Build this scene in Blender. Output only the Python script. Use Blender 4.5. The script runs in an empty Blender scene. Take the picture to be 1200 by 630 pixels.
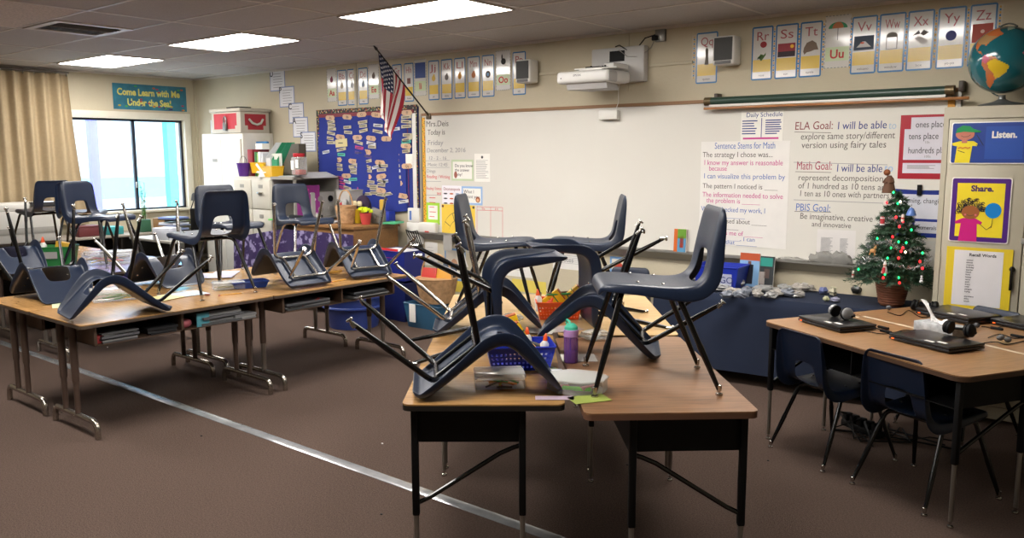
import bpy, bmesh, math, random
from mathutils import Vector, Matrix, Euler
S = bpy.context.scene
COL = S.collection
rnd = random.Random(7)
PI = math.pi

# ---------------------------------------------------------------- camera, light, exposure
CAM = Vector((10.8173, -6.3480, 1.6941)); FPX = 972.41
FW = Vector((-0.62488524, 0.76878957, -0.13594492)); RT = Vector((0.77629082, 0.63036528, -0.00348981)); UP = Vector((-0.08301203, 0.10771352, 0.99071025))
cd = bpy.data.cameras.new('camera'); cam = bpy.data.objects.new('camera', cd); COL.objects.link(cam); S.camera = cam
cam.matrix_world = Matrix((( RT.x, UP.x, -FW.x, CAM.x), (RT.y, UP.y, -FW.y, CAM.y), (RT.z, UP.z, -FW.z, CAM.z), (0, 0, 0, 1)))
cd.sensor_fit = 'HORIZONTAL'; cd.sensor_width = 36; cd.lens = 36 * FPX / 1200; cd.clip_start = .05; cd.clip_end = 200
S.view_settings.view_transform = 'Standard'; S.view_settings.look = 'None'; S.view_settings.gamma = 1; S.view_settings.use_curve_mapping = False
S.view_settings.exposure = 0.0
S.cycles.use_denoising = True
S.cycles.max_bounces = 8; S.cycles.diffuse_bounces = 4; S.cycles.glossy_bounces = 3; S.cycles.transmission_bounces = 6; S.cycles.transparent_max_bounces = 12
S.cycles.sample_clamp_indirect = 6
PANEL = 33          # radiance of a ceiling light diffuser
SKY = 9.0            # brightness of the overcast daylight
w = bpy.data.worlds.new('daylight'); S.world = w; w.use_nodes = True
bg = w.node_tree.nodes['Background']; bg.inputs[0].default_value = (.82, .92, 1.0, 1); bg.inputs[1].default_value = SKY

# ---------------------------------------------------------------- room points seen at a pixel of the 1200x630 frame
def ray(u, v): return FW + RT * ((u - 600) / FPX) + UP * ((315 - v) / FPX)
def atY(u, v, y=0.0):
    d = ray(u, v); return CAM + d * ((y - CAM.y) / d.y)
def atX(u, v, x=0.0):
    d = ray(u, v); return CAM + d * ((x - CAM.x) / d.x)
def atZ(u, v, z):
    d = ray(u, v); return CAM + d * ((z - CAM.z) / d.z)
def mpp(p): return (p - CAM).dot(FW) / FPX

# ---------------------------------------------------------------- materials
def lin(h):
    h = h.lstrip('#'); o = []
    for i in (0, 2, 4):
        c = int(h[i:i+2], 16) / 255; o.append(c / 12.92 if c <= .04045 else ((c + .055) / 1.055) ** 2.4)
    return (*o, 1)
_M = {}
def mat(name, hexc, rough=.6, metal=0, var=0, vscale=8, bump=0, bscale=60, emit=0, alpha=1, trans=0, coat=0, spec=.5, stretch=None):
    if name in _M: return _M[name]
    m = bpy.data.materials.new(name); m.use_nodes = True; nt = m.node_tree; b = nt.nodes['Principled BSDF']; c = lin(hexc)
    b.inputs['Base Color'].default_value = c; b.inputs['Roughness'].default_value = rough; b.inputs['Metallic'].default_value = metal
    b.inputs['Specular IOR Level'].default_value = spec
    if coat: b.inputs['Coat Weight'].default_value = coat; b.inputs['Coat Roughness'].default_value = .08
    if trans: b.inputs['Transmission Weight'].default_value = trans
    if alpha < 1: b.inputs['Alpha'].default_value = alpha
    if emit: b.inputs['Emission Color'].default_value = c; b.inputs['Emission Strength'].default_value = emit
    tc = nt.nodes.new('ShaderNodeTexCoord'); mp = nt.nodes.new('ShaderNodeMapping'); nt.links.new(tc.outputs['Object'], mp.inputs[0])
    if stretch: mp.inputs['Scale'].default_value = stretch
    if var or (not bump and not emit):
        n = nt.nodes.new('ShaderNodeTexNoise'); n.inputs['Scale'].default_value = vscale; n.inputs['Detail'].default_value = 6; nt.links.new(mp.outputs[0], n.inputs[0])
        r = nt.nodes.new('ShaderNodeValToRGB'); v = var or .03
        r.color_ramp.elements[0].position = .3; r.color_ramp.elements[1].position = .7
        r.color_ramp.elements[0].color = tuple(x * (1 - v) for x in c[:3]) + (1,); r.color_ramp.elements[1].color = tuple(min(1, x * (1 + v)) for x in c[:3]) + (1,)
        nt.links.new(n.outputs[0], r.inputs[0]); nt.links.new(r.outputs[0], b.inputs['Base Color'])
    if bump:
        n2 = nt.nodes.new('ShaderNodeTexNoise'); n2.inputs['Scale'].default_value = bscale; n2.inputs['Detail'].default_value = 4; nt.links.new(mp.outputs[0], n2.inputs[0])
        bp = nt.nodes.new('ShaderNodeBump'); bp.inputs['Strength'].default_value = bump; bp.inputs['Distance'].default_value = .01
        nt.links.new(n2.outputs[0], bp.inputs['Height']); nt.links.new(bp.outputs[0], b.inputs['Normal'])
    _M[name] = m; return m
def wood(name, c1, c2, rough=.35, scale=(2, 30, 30), ns=3.0):
    if name in _M: return _M[name]
    m = mat(name, c1, rough); nt = m.node_tree; b = nt.nodes['Principled BSDF']
    tc = nt.nodes.new('ShaderNodeTexCoord'); mp = nt.nodes.new('ShaderNodeMapping'); mp.inputs['Scale'].default_value = scale
    n = nt.nodes.new('ShaderNodeTexNoise'); n.inputs['Scale'].default_value = ns; n.inputs['Detail'].default_value = 8; n.inputs['Distortion'].default_value = .8
    r = nt.nodes.new('ShaderNodeValToRGB'); r.color_ramp.elements[0].position = .36; r.color_ramp.elements[1].position = .64
    r.color_ramp.elements[0].color = lin(c2); r.color_ramp.elements[1].color = lin(c1)
    nt.links.new(tc.outputs['Object'], mp.inputs[0]); nt.links.new(mp.outputs[0], n.inputs[0]); nt.links.new(n.outputs[0], r.inputs[0]); nt.links.new(r.outputs[0], b.inputs['Base Color'])
    return m
WALL = mat('wall_paint', '#bdb39b', .75, var=.05, vscale=1.5, bump=.25, bscale=35)
TILE = mat('ceiling_tile', '#b4afac', .95, var=.07, vscale=90, bump=.4, bscale=160)
TBAR = mat('white_grid_bar', '#cfc8c0', .5)
CARPET = mat('brown_carpet', '#574840', .95, var=.3, vscale=120, bump=.8, bscale=240, spec=.1)
STRIP = mat('worn_silver_tape', '#a9abad', .2, .5, var=.25, vscale=6, bump=.2, bscale=30)
WB = mat('whiteboard_enamel', '#d6d3cb', .22, var=.02, vscale=1)
ALU = mat('aluminium', '#9c9a94', .4, .7)
NAVY = mat('navy_plastic', '#121f35', .38, bump=.12, bscale=300, var=.05)
BLACK = mat('black_gloss_paint', '#060607', .22)
MATTE = mat('matte_black_metal', '#050506', .6, spec=.25)
CHROME = mat('chrome', '#bdbab5', .2, 1)
DCHROME = mat('dull_chrome', '#8e8881', .35, .85)
BROWN = mat('brown_enamel', '#4b3a31', .45)
OAK = wood('yellow_oak_laminate', '#ad8452', '#946f42', .25)
OAK2 = wood('pale_oak_laminate', '#c9a876', '#b18e5c', .35)
WAL = wood('brown_oak_laminate', '#916a49', '#6e4e35', .32)
MED = wood('medium_oak_laminate', '#9c7450', '#80603f', .33)
EDGE = mat('black_edge_band', '#17130f', .5)
PUTTY = mat('putty_steel', '#b1aa97', .45, var=.03)
WHITE = mat('white_paper', '#e6e3dc', .7)
WPL = mat('white_plastic', '#d8d6d0', .4)
GREYP = mat('grey_plastic', '#8e8c86', .5)
DGREY = mat('dark_grey_mesh', '#3b3b3b', .8)
CLOTH = mat('navy_cloth', '#0e1b33', .9, var=.12, vscale=3)
def c(hexc, rough=.55): return mat('colour_' + hexc.lstrip('#'), hexc, rough)
def clear_mat(name, hexc, mixv):
    if name in _M: return _M[name]
    m = bpy.data.materials.new(name); m.use_nodes = True; nt = m.node_tree; b = nt.nodes['Principled BSDF']; b.inputs['Base Color'].default_value = lin(hexc); b.inputs['Roughness'].default_value = .12
    t = nt.nodes.new('ShaderNodeBsdfTransparent'); mx = nt.nodes.new('ShaderNodeMixShader'); t.inputs[0].default_value = tuple(.5 + .5 * x for x in lin(hexc)[:3]) + (1,)
    lw = nt.nodes.new('ShaderNodeLayerWeight'); lw.inputs[0].default_value = .35; ma = nt.nodes.new('ShaderNodeMath'); ma.operation = 'MULTIPLY_ADD'; ma.inputs[1].default_value = .5; ma.inputs[2].default_value = mixv; ma.use_clamp = True
    nt.links.new(lw.outputs['Facing'], ma.inputs[0]); nt.links.new(ma.outputs[0], mx.inputs[0]); nt.links.new(t.outputs[0], mx.inputs[1]); nt.links.new(b.outputs[0], mx.inputs[2]); nt.links.new(mx.outputs[0], nt.nodes['Material Output'].inputs[0])
    _M[name] = m; return m
CLEAR = clear_mat('clear_plastic', '#e8e8e6', .14)
GLASS = clear_mat('window_glass', '#f4fbff', .02)
THINP = clear_mat('thin_bag_plastic', '#d4d4d0', .22)
PURPC = clear_mat('purple_clear_plastic', '#8a5aa8', .35)

# ---------------------------------------------------------------- mesh builder
class MB:
    def __init__(s): s.bm = bmesh.new()
    def _new(s, f0, mi):
        for f in s.bm.faces[f0:] if False else list(s.bm.faces)[f0:]: f.material_index = mi
    def box(s, cx, cy, cz, sx, sy, sz, rz=0, bev=0, mi=0, R=None, seg=2):
        n0 = len(s.bm.faces)
        M = Matrix.Translation((cx, cy, cz)) @ (R.to_4x4() if R else Matrix.Rotation(rz, 4, 'Z')) @ Matrix.Diagonal((sx, sy, sz, 1))
        r = bmesh.ops.create_cube(s.bm, size=1, matrix=M)
        if bev:
            es = list({e for v in r['verts'] for e in v.link_edges}); bmesh.ops.bevel(s.bm, geom=es, offset=bev, segments=seg, affect='EDGES', profile=.5)
        s._new(n0, mi); return s
    def b2(s, x0, x1, y0, y1, z0, z1, **k): return s.box((x0+x1)/2, (y0+y1)/2, (z0+z1)/2, abs(x1-x0), abs(y1-y0), abs(z1-z0), **k)
    def tube(s, pts, r, n=8, mi=0, caps=True):
        pts = [Vector(p) for p in pts]; k = len(pts); r = r if isinstance(r, (list, tuple)) else [r] * k
        n0 = len(s.bm.faces); rings = []; nrm = None
        for i in range(k):
            t = (pts[min(i+1, k-1)] - pts[max(i-1, 0)]).normalized()
            if nrm is None: nrm = t.orthogonal().normalized()
            else:
                nrm = (nrm - t * nrm.dot(t)); nrm = nrm.normalized() if nrm.length > 1e-6 else t.orthogonal().normalized()
            b = t.cross(nrm)
            rings.append([s.bm.verts.new(pts[i] + (nrm * math.cos(a) + b * math.sin(a)) * r[i]) for a in [2*PI*j/n for j in range(n)]])
        for i in range(k - 1):
            for j in range(n): s.bm.faces.new((rings[i][j], rings[i][(j+1) % n], rings[i+1][(j+1) % n], rings[i+1][j]))
        if caps: s.bm.faces.new(rings[0][::-1]); s.bm.faces.new(rings[-1])
        s._new(n0, mi); return s
    def lathe(s, prof, n=24, o=(0, 0, 0), mi=0, M=None, sy=1):
        n0 = len(s.bm.faces); rings = []; o = Vector(o)
        for r, z in prof:
            rr = []
            for j in range(n):
                a = 2*PI*j/n; p = Vector((r*math.cos(a), r*math.sin(a)*sy, z)); p = (M @ p if M else p) + o; rr.append(s.bm.verts.new(p))
            rings.append(rr)
        for i in range(len(rings) - 1):
            for j in range(n): s.bm.faces.new((rings[i][j], rings[i][(j+1) % n], rings[i+1][(j+1) % n], rings[i+1][j]))
        s.bm.faces.new(rings[0][::-1]); s.bm.faces.new(rings[-1]); s._new(n0, mi); return s
    def ball(s, o, r, n=12, mi=0, sc=(1, 1, 1), R=None):
        n0 = len(s.bm.faces); M = Matrix.Translation(o) @ (R.to_4x4() if R else Matrix.Identity(4)) @ Matrix.Diagonal((sc[0], sc[1], sc[2], 1))
        bmesh.ops.create_uvsphere(s.bm, u_segments=n, v_segments=max(6, n*2//3), radius=r, matrix=M); s._new(n0, mi); return s
    def prism(s, pts, d, mi=0):   # planar outline pushed along d
        n0 = len(s.bm.faces); d = Vector(d); a = [s.bm.verts.new(Vector(p)) for p in pts]; b = [s.bm.verts.new(Vector(p) + d) for p in pts]; n = len(a)
        s.bm.faces.new(a[::-1]); s.bm.faces.new(b)
        for i in range(n): s.bm.faces.new((a[i], a[(i+1) % n], b[(i+1) % n], b[i]))
        s._new(n0, mi); return s
    def grid(s, f, nu, nv, mi=0, skip=None):
        n0 = len(s.bm.faces); V = [[s.bm.verts.new(Vector(f(i/nu, j/nv))) for j in range(nv+1)] for i in range(nu+1)]
        for i in range(nu):
            for j in range(nv):
                if skip and skip(i, j): continue
                s.bm.faces.new((V[i][j], V[i+1][j], V[i+1][j+1], V[i][j+1]))
        s._new(n0, mi); return s
    def build(s, name, mats, parent=None, loc=None, rot=None, smooth=True, ang=40, recalc=True):
        if recalc: bmesh.ops.recalc_face_normals(s.bm, faces=s.bm.faces)
        me = bpy.data.meshes.new(name); s.bm.to_mesh(me); s.bm.free()
        for m in (mats if isinstance(mats, (list, tuple)) else [mats]): me.materials.append(m)
        if smooth: me.shade_smooth(); me.set_sharp_from_angle(angle=math.radians(ang))
        o = bpy.data.objects.new(name, me); COL.objects.link(o)
        if loc is not None: o.location = loc
        if rot is not None: o.rotation_euler = rot
        if parent: o.parent = parent
        return o
def tag(o, label, cat, group=None, kind=None):
    if label: o['label'] = label
    if cat: o['category'] = cat
    if group: o['group'] = group
    if kind: o['kind'] = kind
    return o
def struct(o): o['kind'] = 'structure'; return o
def empty(name, label, cat, loc=(0, 0, 0), rz=0, group=None, rot=None):
    o = bpy.data.objects.new(name, None); COL.objects.link(o); o.location = loc; o.rotation_euler = rot or (0, 0, rz); o.empty_display_size = .1
    return tag(o, label, cat, group)
def dup(root, loc=None, rot=None, label=None, group=None):
    r = root.copy(); COL.objects.link(r)
    if loc is not None: r.location = loc
    if rot is not None: r.rotation_euler = rot
    if label: r['label'] = label
    if group: r['group'] = group
    def rec(src, dst):
        for ch in src.children:
            k = ch.copy(); COL.objects.link(k); k.parent = dst; rec(ch, k)
    rec(root, r); return r
_tx = {}
def text(s, size, m, loc, parent=None, rot=(PI/2, 0, 0), width=None, name='lettering', align='LEFT', shear=0, off=0, depth=.0004):
    cu = bpy.data.curves.new('t', 'FONT'); cu.body = s; cu.size = size; cu.extrude = depth; cu.align_x = align; cu.shear = shear; cu.offset = off; cu.resolution_u = 3
    t = bpy.data.objects.new('t', cu); COL.objects.link(t); dg = bpy.context.evaluated_depsgraph_get(); me = bpy.data.meshes.new_from_object(t.evaluated_get(dg)); bpy.data.objects.remove(t); bpy.data.curves.remove(cu)
    if width and me.vertices:
        xs = [v.co.x for v in me.vertices]; k = width / max(1e-6, max(xs) - min(xs))
        for v in me.vertices: v.co.x *= k
    me.materials.clear(); me.materials.append(m); me.name = name
    o = bpy.data.objects.new(name, me); COL.objects.link(o); o.location = loc; o.rotation_euler = rot
    if parent: o.parent = parent
    return o
def disc(cx, cz, y, r, n=20, sx=1, sz=1): return [(cx + r*sx*math.cos(2*PI*i/n), y, cz + r*sz*math.sin(2*PI*i/n)) for i in range(n)]
# ---------------------------------------------------------------- room shell
H = 2.75; RX = 12.9; RY = -9.2
struct(MB().b2(-.3, RX, RY, .2, -.1, 0).build('floor', CARPET, smooth=False))
struct(MB().b2(-.3, RX+.2, RY-.2, .2, H, H+.1).build('ceiling', TILE, smooth=False))
struct(MB().b2(-.2, RX+.2, 0, .2, 0, H).build('wall_board', WALL, smooth=False))
struct(MB().b2(RX, RX+.2, RY, 0, 0, H).build('wall_right', WALL, smooth=False))
struct(MB().b2(-.2, RX+.2, RY-.2, RY, 0, H).build('wall_back', WALL, smooth=False))
WY0, WY1, WZ0, WZ1 = -1.86, -.2, .99, 2.18
m = MB(); m.b2(-.2, 0, RY, WY0, 0, H); m.b2(-.2, 0, WY1, 0, 0, H); m.b2(-.2, 0, WY0, WY1, 0, WZ0); m.b2(-.2, 0, WY0, WY1, WZ1, H)
struct(m.build('wall_window', WALL, smooth=False))
# battens that cover the wall panel joints, and the corner trim
m = MB(); m.b2(0, .03, -.03, 0, 0, H); struct(m.build('trim_corner', WALL, smooth=False))
for i, x in enumerate((3.38, 6.95, 10.6)): struct(MB().b2(x-.02, x+.02, -.008, 0, 2.24, H).build('trim_%d' % (i+1), mat('batten_paint', '#b9b099', .7), smooth=False))
struct(MB().b2(0, RX, -.012, 0, 0, .1).build('baseboard_board', mat('rubber_base', '#2b2622', .6), smooth=False))
struct(MB().b2(0, .012, RY, 0, 0, .1).build('baseboard_window', mat('rubber_base', '#2b2622'), smooth=False))
struct(MB().b2(0, 12.9, -.025, 0, H-.02, H).build('trim_ceiling_board', TBAR, smooth=False))
struct(MB().b2(0, .025, RY, 0, H-.02, H).build('trim_ceiling_window', TBAR, smooth=False))
# ceiling grid
m = MB()
YS = [-.85, -1.5, -2.13, -2.78, -3.44, -4.08, -4.72, -5.36, -6.0, -6.64, -7.3, -7.95, -8.6]
XS = [.7 + 1.25*k for k in range(10)]
for y in YS: m.b2(0, RX, y-.011, y+.011, H-.004, H+.001)
for x in XS: m.b2(x-.011, x+.011, RY, 0, H-.0035, H+.001)
struct(m.build('trim_ceiling_grid', TBAR, smooth=False))
# whiter water-stained tile at the far left edge
struct(MB().b2(3.22, 4.43, -4.06, -3.46, H-.003, H).build('ceiling_replacement_tile', mat('speckled_tile', '#cfc3b8', .95, var=.2, vscale=60), smooth=False))
# silver floor strip
A = atZ(38, 414, 0); B = atZ(560, 599, 0)
m = MB(); m.b2(.1, 10.9, A.y*.5+B.y*.5-.035, A.y*.5+B.y*.5+.035, 0, .003, bev=.001)
struct(m.build('floor_strip', STRIP)); bpy.data.objects['floor_strip'].name = 'trim_floor'
# ceiling lights
DIFF = mat('light_diffuser', '#fffaf4', .5, emit=PANEL)
LW = ['farthest, above the window wall', 'middle one, between the far fixture and the nearest', 'largest and nearest, above the flag']
def ceiling_light(x, y, label):
    t = empty('ceiling_light', label, 'ceiling light', (x, y, H), 0, 'fluorescent panels in the ceiling')
    m = MB(); a, b = .615, .315
    for s in (-1, 1): m.b2(-a, a, s*b-.012 if s > 0 else s*b, s*b if s > 0 else s*b+.012, -.014, 0); m.b2(s*a-.012 if s > 0 else s*a, s*a if s > 0 else s*a+.012, -b, b, -.014, 0)
    m.build('frame', TBAR, t, smooth=False)
    MB().b2(-.603, .603, -.303, .303, -.010, -.004).build('diffuser', DIFF, t, smooth=False)
for i, x in enumerate((1.36, 3.78, 6.29)):
    ceiling_light(x, -1.81, 'glowing rectangular ceiling light, ' + LW[i])
for x, y, l in ((8.8, -1.81, 'ceiling light above the board, outside the picture on the right'), (6.29, -4.7, 'ceiling light over the middle of the classroom'), (3.78, -4.7, 'ceiling light over the left side of the classroom'), (8.8, -4.7, 'added unseen ceiling light brightening the front student desks')):  # last fixture is added out of view to brighten the front desks
    ceiling_light(x, y, l)
# air vent
t = empty('ceiling_vent', 'white square ceiling vent with dark open louvre next to the far ceiling lights', 'vent', (3.56, -3.11, H), 0)
m = MB()
for s in (-1, 1): m.b2(-.31, .31, s*.31-.06*(s > 0), s*.31+.06*(s < 0), -.012, 0); m.b2(s*.31-.06*(s > 0), s*.31+.06*(s < 0), -.25, .25, -.012, 0)
m.build('frame', TBAR, t, smooth=False)
MB().b2(-.25, .25, -.25, .25, -.003, 0).build('duct_opening', mat('vent_black', '#15120f', .9), t, smooth=False)
for k in range(4): MB().box(.03+k*.055, 0, -.008, .045, .49, .002, R=Matrix.Rotation(.5, 3, 'Y')).build('louvre', GREYP if k > 0 else TBAR, t, smooth=False)

# ---------------------------------------------------------------- window, outside
t = bpy.data.objects.new('window_1', None); COL.objects.link(t); t['kind'] = 'structure'
m = MB(); W = mat('window_trim_paint', '#d8d2c2', .5)
for y0, y1, z0, z1 in ((WY0-.09, WY0, WZ0-.09, WZ1+.09), (WY1, WY1+.09, WZ0-.09, WZ1+.09), (WY0, WY1, WZ1, WZ1+.09)): m.b2(0, .03, y0, y1, z0, z1, bev=.004)
m.build('window_frame', W, t)
MB().b2(-.1, .07, WY0-.1, WY1+.1, WZ0-.035, WZ0, bev=.006).build('window_sill', W, t)
m = MB(); D = mat('dark_window_bar', '#1d2230', .4)
for y0, y1, z0, z1 in ((WY0, WY0+.03, WZ0, WZ1), (WY1-.03, WY1, WZ0, WZ1), (WY0, WY1, WZ1-.03, WZ1), (WY0, WY1, WZ0, WZ0+.02), (-.905, -.865, WZ0, WZ1)): m.b2(-.09, -.05, y0, y1, z0, z1)
m.build('window_sash', D, t, smooth=False)
MB().b2(-.075, -.072, WY0, WY1, WZ0, WZ1).build('window_pane', GLASS, t, smooth=False)
MB().b2(-.05, -.035, -.9, -.88, 1.28, 1.36, bev=.003).build('window_latch', CHROME, t)
# outside: pale courtyard, covered walkway with turquoise and violet posts
struct(MB().b2(-30, -.2, -25, 25, -.3, -.05).build('ground_courtyard', mat('pale_concrete', '#d6dde0', .9), smooth=False))
t = empty('walkway_building', 'sunlit white building with turquoise posts seen through the window', 'building', (-9, 0, -.05))
MB().b2(-.2, 0, -9, 14, 0, 4.4).build('wall', mat('outside_white', '#cfd8dc', .8), t, smooth=False)
MB().b2(-.05, 2.6, -2, 14, 3.3, 3.5).build('walkway_roof', mat('outside_blue', '#6fa6d8', .7), t, smooth=False)
for y in (3.1, 6.3, 9.5): MB().b2(2.3, 2.5, y, y+.2, 0, 3.3).build('post', mat('turquoise_paint', '#3cc6cf', .6), t, smooth=False)
MB().b2(0, .04, -4, 12, .75, 1.25).build('wall_band', mat('pale_aqua_paint', '#7fcfd9', .7), t, smooth=False)
MB().b2(0, .06, 6.4, 7.6, .9, 2.1).build('window', mat('outside_pane', '#4a90c8', .3), t, smooth=False)
v = atX(111, 200, -4.0)
tag(MB().b2(-4.08, -3.92, v.y-.07, v.y+.07, -.05, 2.35, bev=.01).build('violet_post', mat('violet_paint', '#5a56c0', .6)), 'violet post standing outside behind the left window pane', 'post')

# curtain: pleated, hung on a rail at the ceiling
t = empty('curtain', 'beige pleated floor curtain hanging beside the window', 'curtain', (0, 0, 0))
CU = mat('curtain_fabric', '#a08e70', .9, var=.06, vscale=30, bump=.2, bscale=300)
def cur(u, v):
    y = -3.6 + u * 1.86; z = .86 + v * 1.82
    if u > .9: y += (u - .9) * 1.3 * (1 - v) ** 1.5
    k = 19.5
    return (.10 + .04 * math.sin(u*k*2*PI*.62 + .6*math.sin(u*11)) * (.75 + .25*v) + .012*math.sin(u*70), y, z)
MB().grid(cur, 260, 14).build('drape', CU, t, recalc=False)
MB().tube([(.10, -3.7, 2.705), (.10, -1.72, 2.705)], .012).build('curtain_rail', DCHROME, t)
for k in range(16): MB().tube([(.10, -3.58+k*.122, 2.72), (.10, -3.58+k*.122, 2.66)], .007, 6).build('hook', CHROME, t)
# ---------------------------------------------------------------- chairs
def shell_mesh():
    P = [(.240, .398, .150, .006), (.238, .428, .172, .018), (.212, .446, .186, .030), (.13, .447, .194, .036), (.03, .439, .194, .042), (-.07, .431, .19, .050), (-.13, .431, .187, .060),
         (-.175, .443, .186, .064), (-.203, .475, .185, .062), (-.214, .52, .183, .054), (-.224, .575, .180, .048), (-.233, .625, .176, .042), (-.246, .685, .171, .034), (-.259, .732, .164, .022), (-.267, .750, .150, .012), (-.275, .755, .135, .006)]
    P = [(y*.945, (z-.012) if k < 7 else .431+(z-.443)*.95, wd*.965, d) for k, (y, z, wd, d) in enumerate(P)]
    hole = (7, 10); U = [-1, -1, -.93, -.44, 0, .44, .93, 1, 1]
    bm = bmesh.new(); rows = []
    for i, (y, z, wd, d) in enumerate(P):
        a = P[max(i-1, 0)]; b = P[min(i+1, len(P)-1)]; t = Vector((0, b[0]-a[0], b[1]-a[1])).normalized(); n = Vector((0, t.z, -t.y)).normalized()
        if n.z > 0 and i < 7: n = -n
        n = Vector((0, -abs(t.z), -abs(t.y)))
        row = []
        for j, u in enumerate(U):
            x = u * wd
            if j in (3, 5): x = (.078 if i <= hole[0]+1 else .072 if i < hole[1] else .066) * (1 if u > 0 else -1) if hole[0]-1 <= i <= hole[1]+1 else u*wd
            p = Vector((x, y, z))
            if j in (0, 8): p += n * d + Vector(((.008 if j else -.008), 0, 0))
            elif j in (2, 6): p += n * .0
            elif 3 <= i <= 12: p += n * (.008 if j == 4 else .006)
            row.append(bm.verts.new(p))
        rows.append(row)
    for i in range(len(P)-1):
        for j in range(8):
            if hole[0] <= i < hole[1] and j in (3, 4): continue
            bm.faces.new((rows[i][j], rows[i][j+1], rows[i+1][j+1], rows[i+1][j]))
    # rolled lip around the hole
    bmesh.ops.recalc_face_normals(bm, faces=bm.faces)
    me = bpy.data.meshes.new('shell'); bm.to_mesh(me); bm.free()
    o = bpy.data.objects.new('shell', me); COL.objects.link(o)
    s1 = o.modifiers.new('a', 'SOLIDIFY'); s1.thickness = .007; s1.offset = 0
    s2 = o.modifiers.new('b', 'SUBSURF'); s2.levels = 2; s2.render_levels = 2
    me2 = bpy.data.meshes.new_from_object(o.evaluated_get(bpy.context.evaluated_depsgraph_get())); bpy.data.objects.remove(o)
    me2.materials.clear(); me2.materials.append(NAVY); me2.shade_smooth(); me2.name = 'seat_shell'; return me2
SHELL = shell_mesh()
def bend(a, b, c_, r=.03, n=4):      # a rounded corner at b
    a, b, c_ = Vector(a), Vector(b), Vector(c_); p = b + (a-b).normalized()*r; q = b + (c_-b).normalized()*r
    return [tuple((1-t)**2*p + 2*t*(1-t)*b + t*t*q) for t in [i/n for i in range(n+1)]]
def make_chair(name, lm, sleeve=True):
    t = bpy.data.objects.new(name, None); COL.objects.link(t); t.empty_display_size = .1
    o = bpy.data.objects.new('seat_shell', SHELL); COL.objects.link(o); o.parent = t
    for yc, zc, xf, yf, xb in ((.125, .405, .24, .245, .135), (-.075, .390, .21, -.245, .135)):
        MB().tube([(-xb+.03, yc, zc), (xb-.03, yc, zc)], .0115, 10).build('crossbar', lm, t)
        for s in (-1, 1):
            top = (s*(xb-.03), yc, zc); kn = (s*(xb+.025), yc + (.012 if yf > 0 else -.012), zc-.008); ft = Vector((s*xf, yf, .018))
            pts = [top] + bend(top, kn, ft, .035) ; k0 = Vector(pts[-1]); m1 = k0.lerp(ft, .45); m2 = k0.lerp(ft, .5)
            pts += [m1, m2, ft]; rr = [.0115]*6 + [.0125, .0135 if sleeve else .0115, .0135 if sleeve else .0115]
            rr = [.0115]*(len(pts)-3) + [.0115, .0135 if sleeve else .0115, .0085 if sleeve else .0105]
            lg = MB().tube(pts, rr, 12).build('leg', lm, t)
            g = MB(); g.lathe([(.006, .026), (.006, .010), (.0135, .008), (.015, .003), (.014, 0)], 12, (ft.x, ft.y, 0)); g.lathe([(.0095, .018), (.0098, .040), (.0085, .041)], 12, (ft.x, ft.y, 0)); g.build('glide', CHROME, lg)
    for s in (-1, 1):
        MB().tube([(s*.098, .125, .403), (s*.098, -.075, .390)], .010, 8).build('side_bar', lm, t)
        for y in (.07, -.03): MB().lathe([(.007, 0), (.007, .004), (.004, .006)], 8, (s*.125, y, .434 if y > 0 else .426)).build('rivet', CHROME, t)
    return t
ch_black = make_chair('student_chair', BLACK); ch_chrome = make_chair('student_chair', CHROME)
_first = {'b': ch_black, 'c': ch_chrome}; _used = set()
def chair(kind, pose, label, group):
    x, y, z, rx, ry, rz, s = pose
    src = _first[kind]
    o = src if kind not in _used else dup(src); _used.add(kind)
    o.location = (x, y, z); o.rotation_euler = (rx, ry, rz); o.scale = (s, s, s)
    tag(o, label, 'chair', group); return o
GC = 'chairs put up on the front centre desks'; GL = 'chairs put up on the left desks'; GF = 'chairs put up on the far desks by the window'; GD = 'chairs at the computer desks'
chair('b', (9.137, -3.381, 0.762, 0.0, 0.0, 2.237, 0.996), 'navy plastic chair standing upright on the near right brown desk, black legs', GC)
chair('b', (8.452, -4.106, 1.237, -2.558, 0.0, -0.786, 0.982), 'navy chair upside down on the nearest oak desk beside the blue basket', GC)
chair('c', (7.694, -3.218, 1.232, -2.547, 0.0, -0.849, 0.972), 'upside-down navy chair with chrome legs behind the nearest upside-down chair', GC)
chair('b', (7.985, -3.639, 1.008, -1.635, 0.0, -0.738, 0.995), 'navy chair tipped with its back level, reaching towards the orange basket from the left', GC)
chair('b', (9.017, -2.898, 1.218, -2.417, 0.0, 2.114, 0.965), 'navy chair upside down behind the upright chair on the brown desk', GC)
chair('b', (8.531, -2.232, 1.008, -1.647, 0.0, 2.383, 0.989), 'navy chair tipped with its back level above the orange basket, seat on the right', GC)
chair('b', (7.482, -2.372, 0.762, 0.0, 0.0, -1.047, 0.949), 'upright navy chair facing right in front of the date writing on the whiteboard', GC)
chair('b', (7.882, -2.012, 0.762, 0.0, 0.0, 2.212, 0.94), 'upright navy chair facing left in front of the blank middle of the whiteboard', GC)
chair('b', (7.20, -.42, 0, 0, 0, -2.83, 1.0), 'navy chair on the floor behind the centre desks beside the cloth table', 'chairs on the floor')
chair('b', (5.71, -3.618, 1.196, -2.542, 0.0, 2.984, 1.002), 'navy chair upside down at the near corner of the left desks', GL)
chair('b', (4.35, -3.893, 1.217, -2.593, 0.0, -1.634, 1.027), 'upside-down navy chair at the left picture edge, back facing out over the desk', GL)
chair('b', (5.376, -3.129, 0.712, 0.0, 0.0, 1.594, 1.024), 'big upright navy chair standing on the near left desk, back to the viewer', GL)
chair('c', (5.831, -2.511, 1.199, -2.5, 0.0, 1.532, 1.014), 'upside-down chair with chrome legs on the left desks, the left one of the chrome pair', GL)
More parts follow.
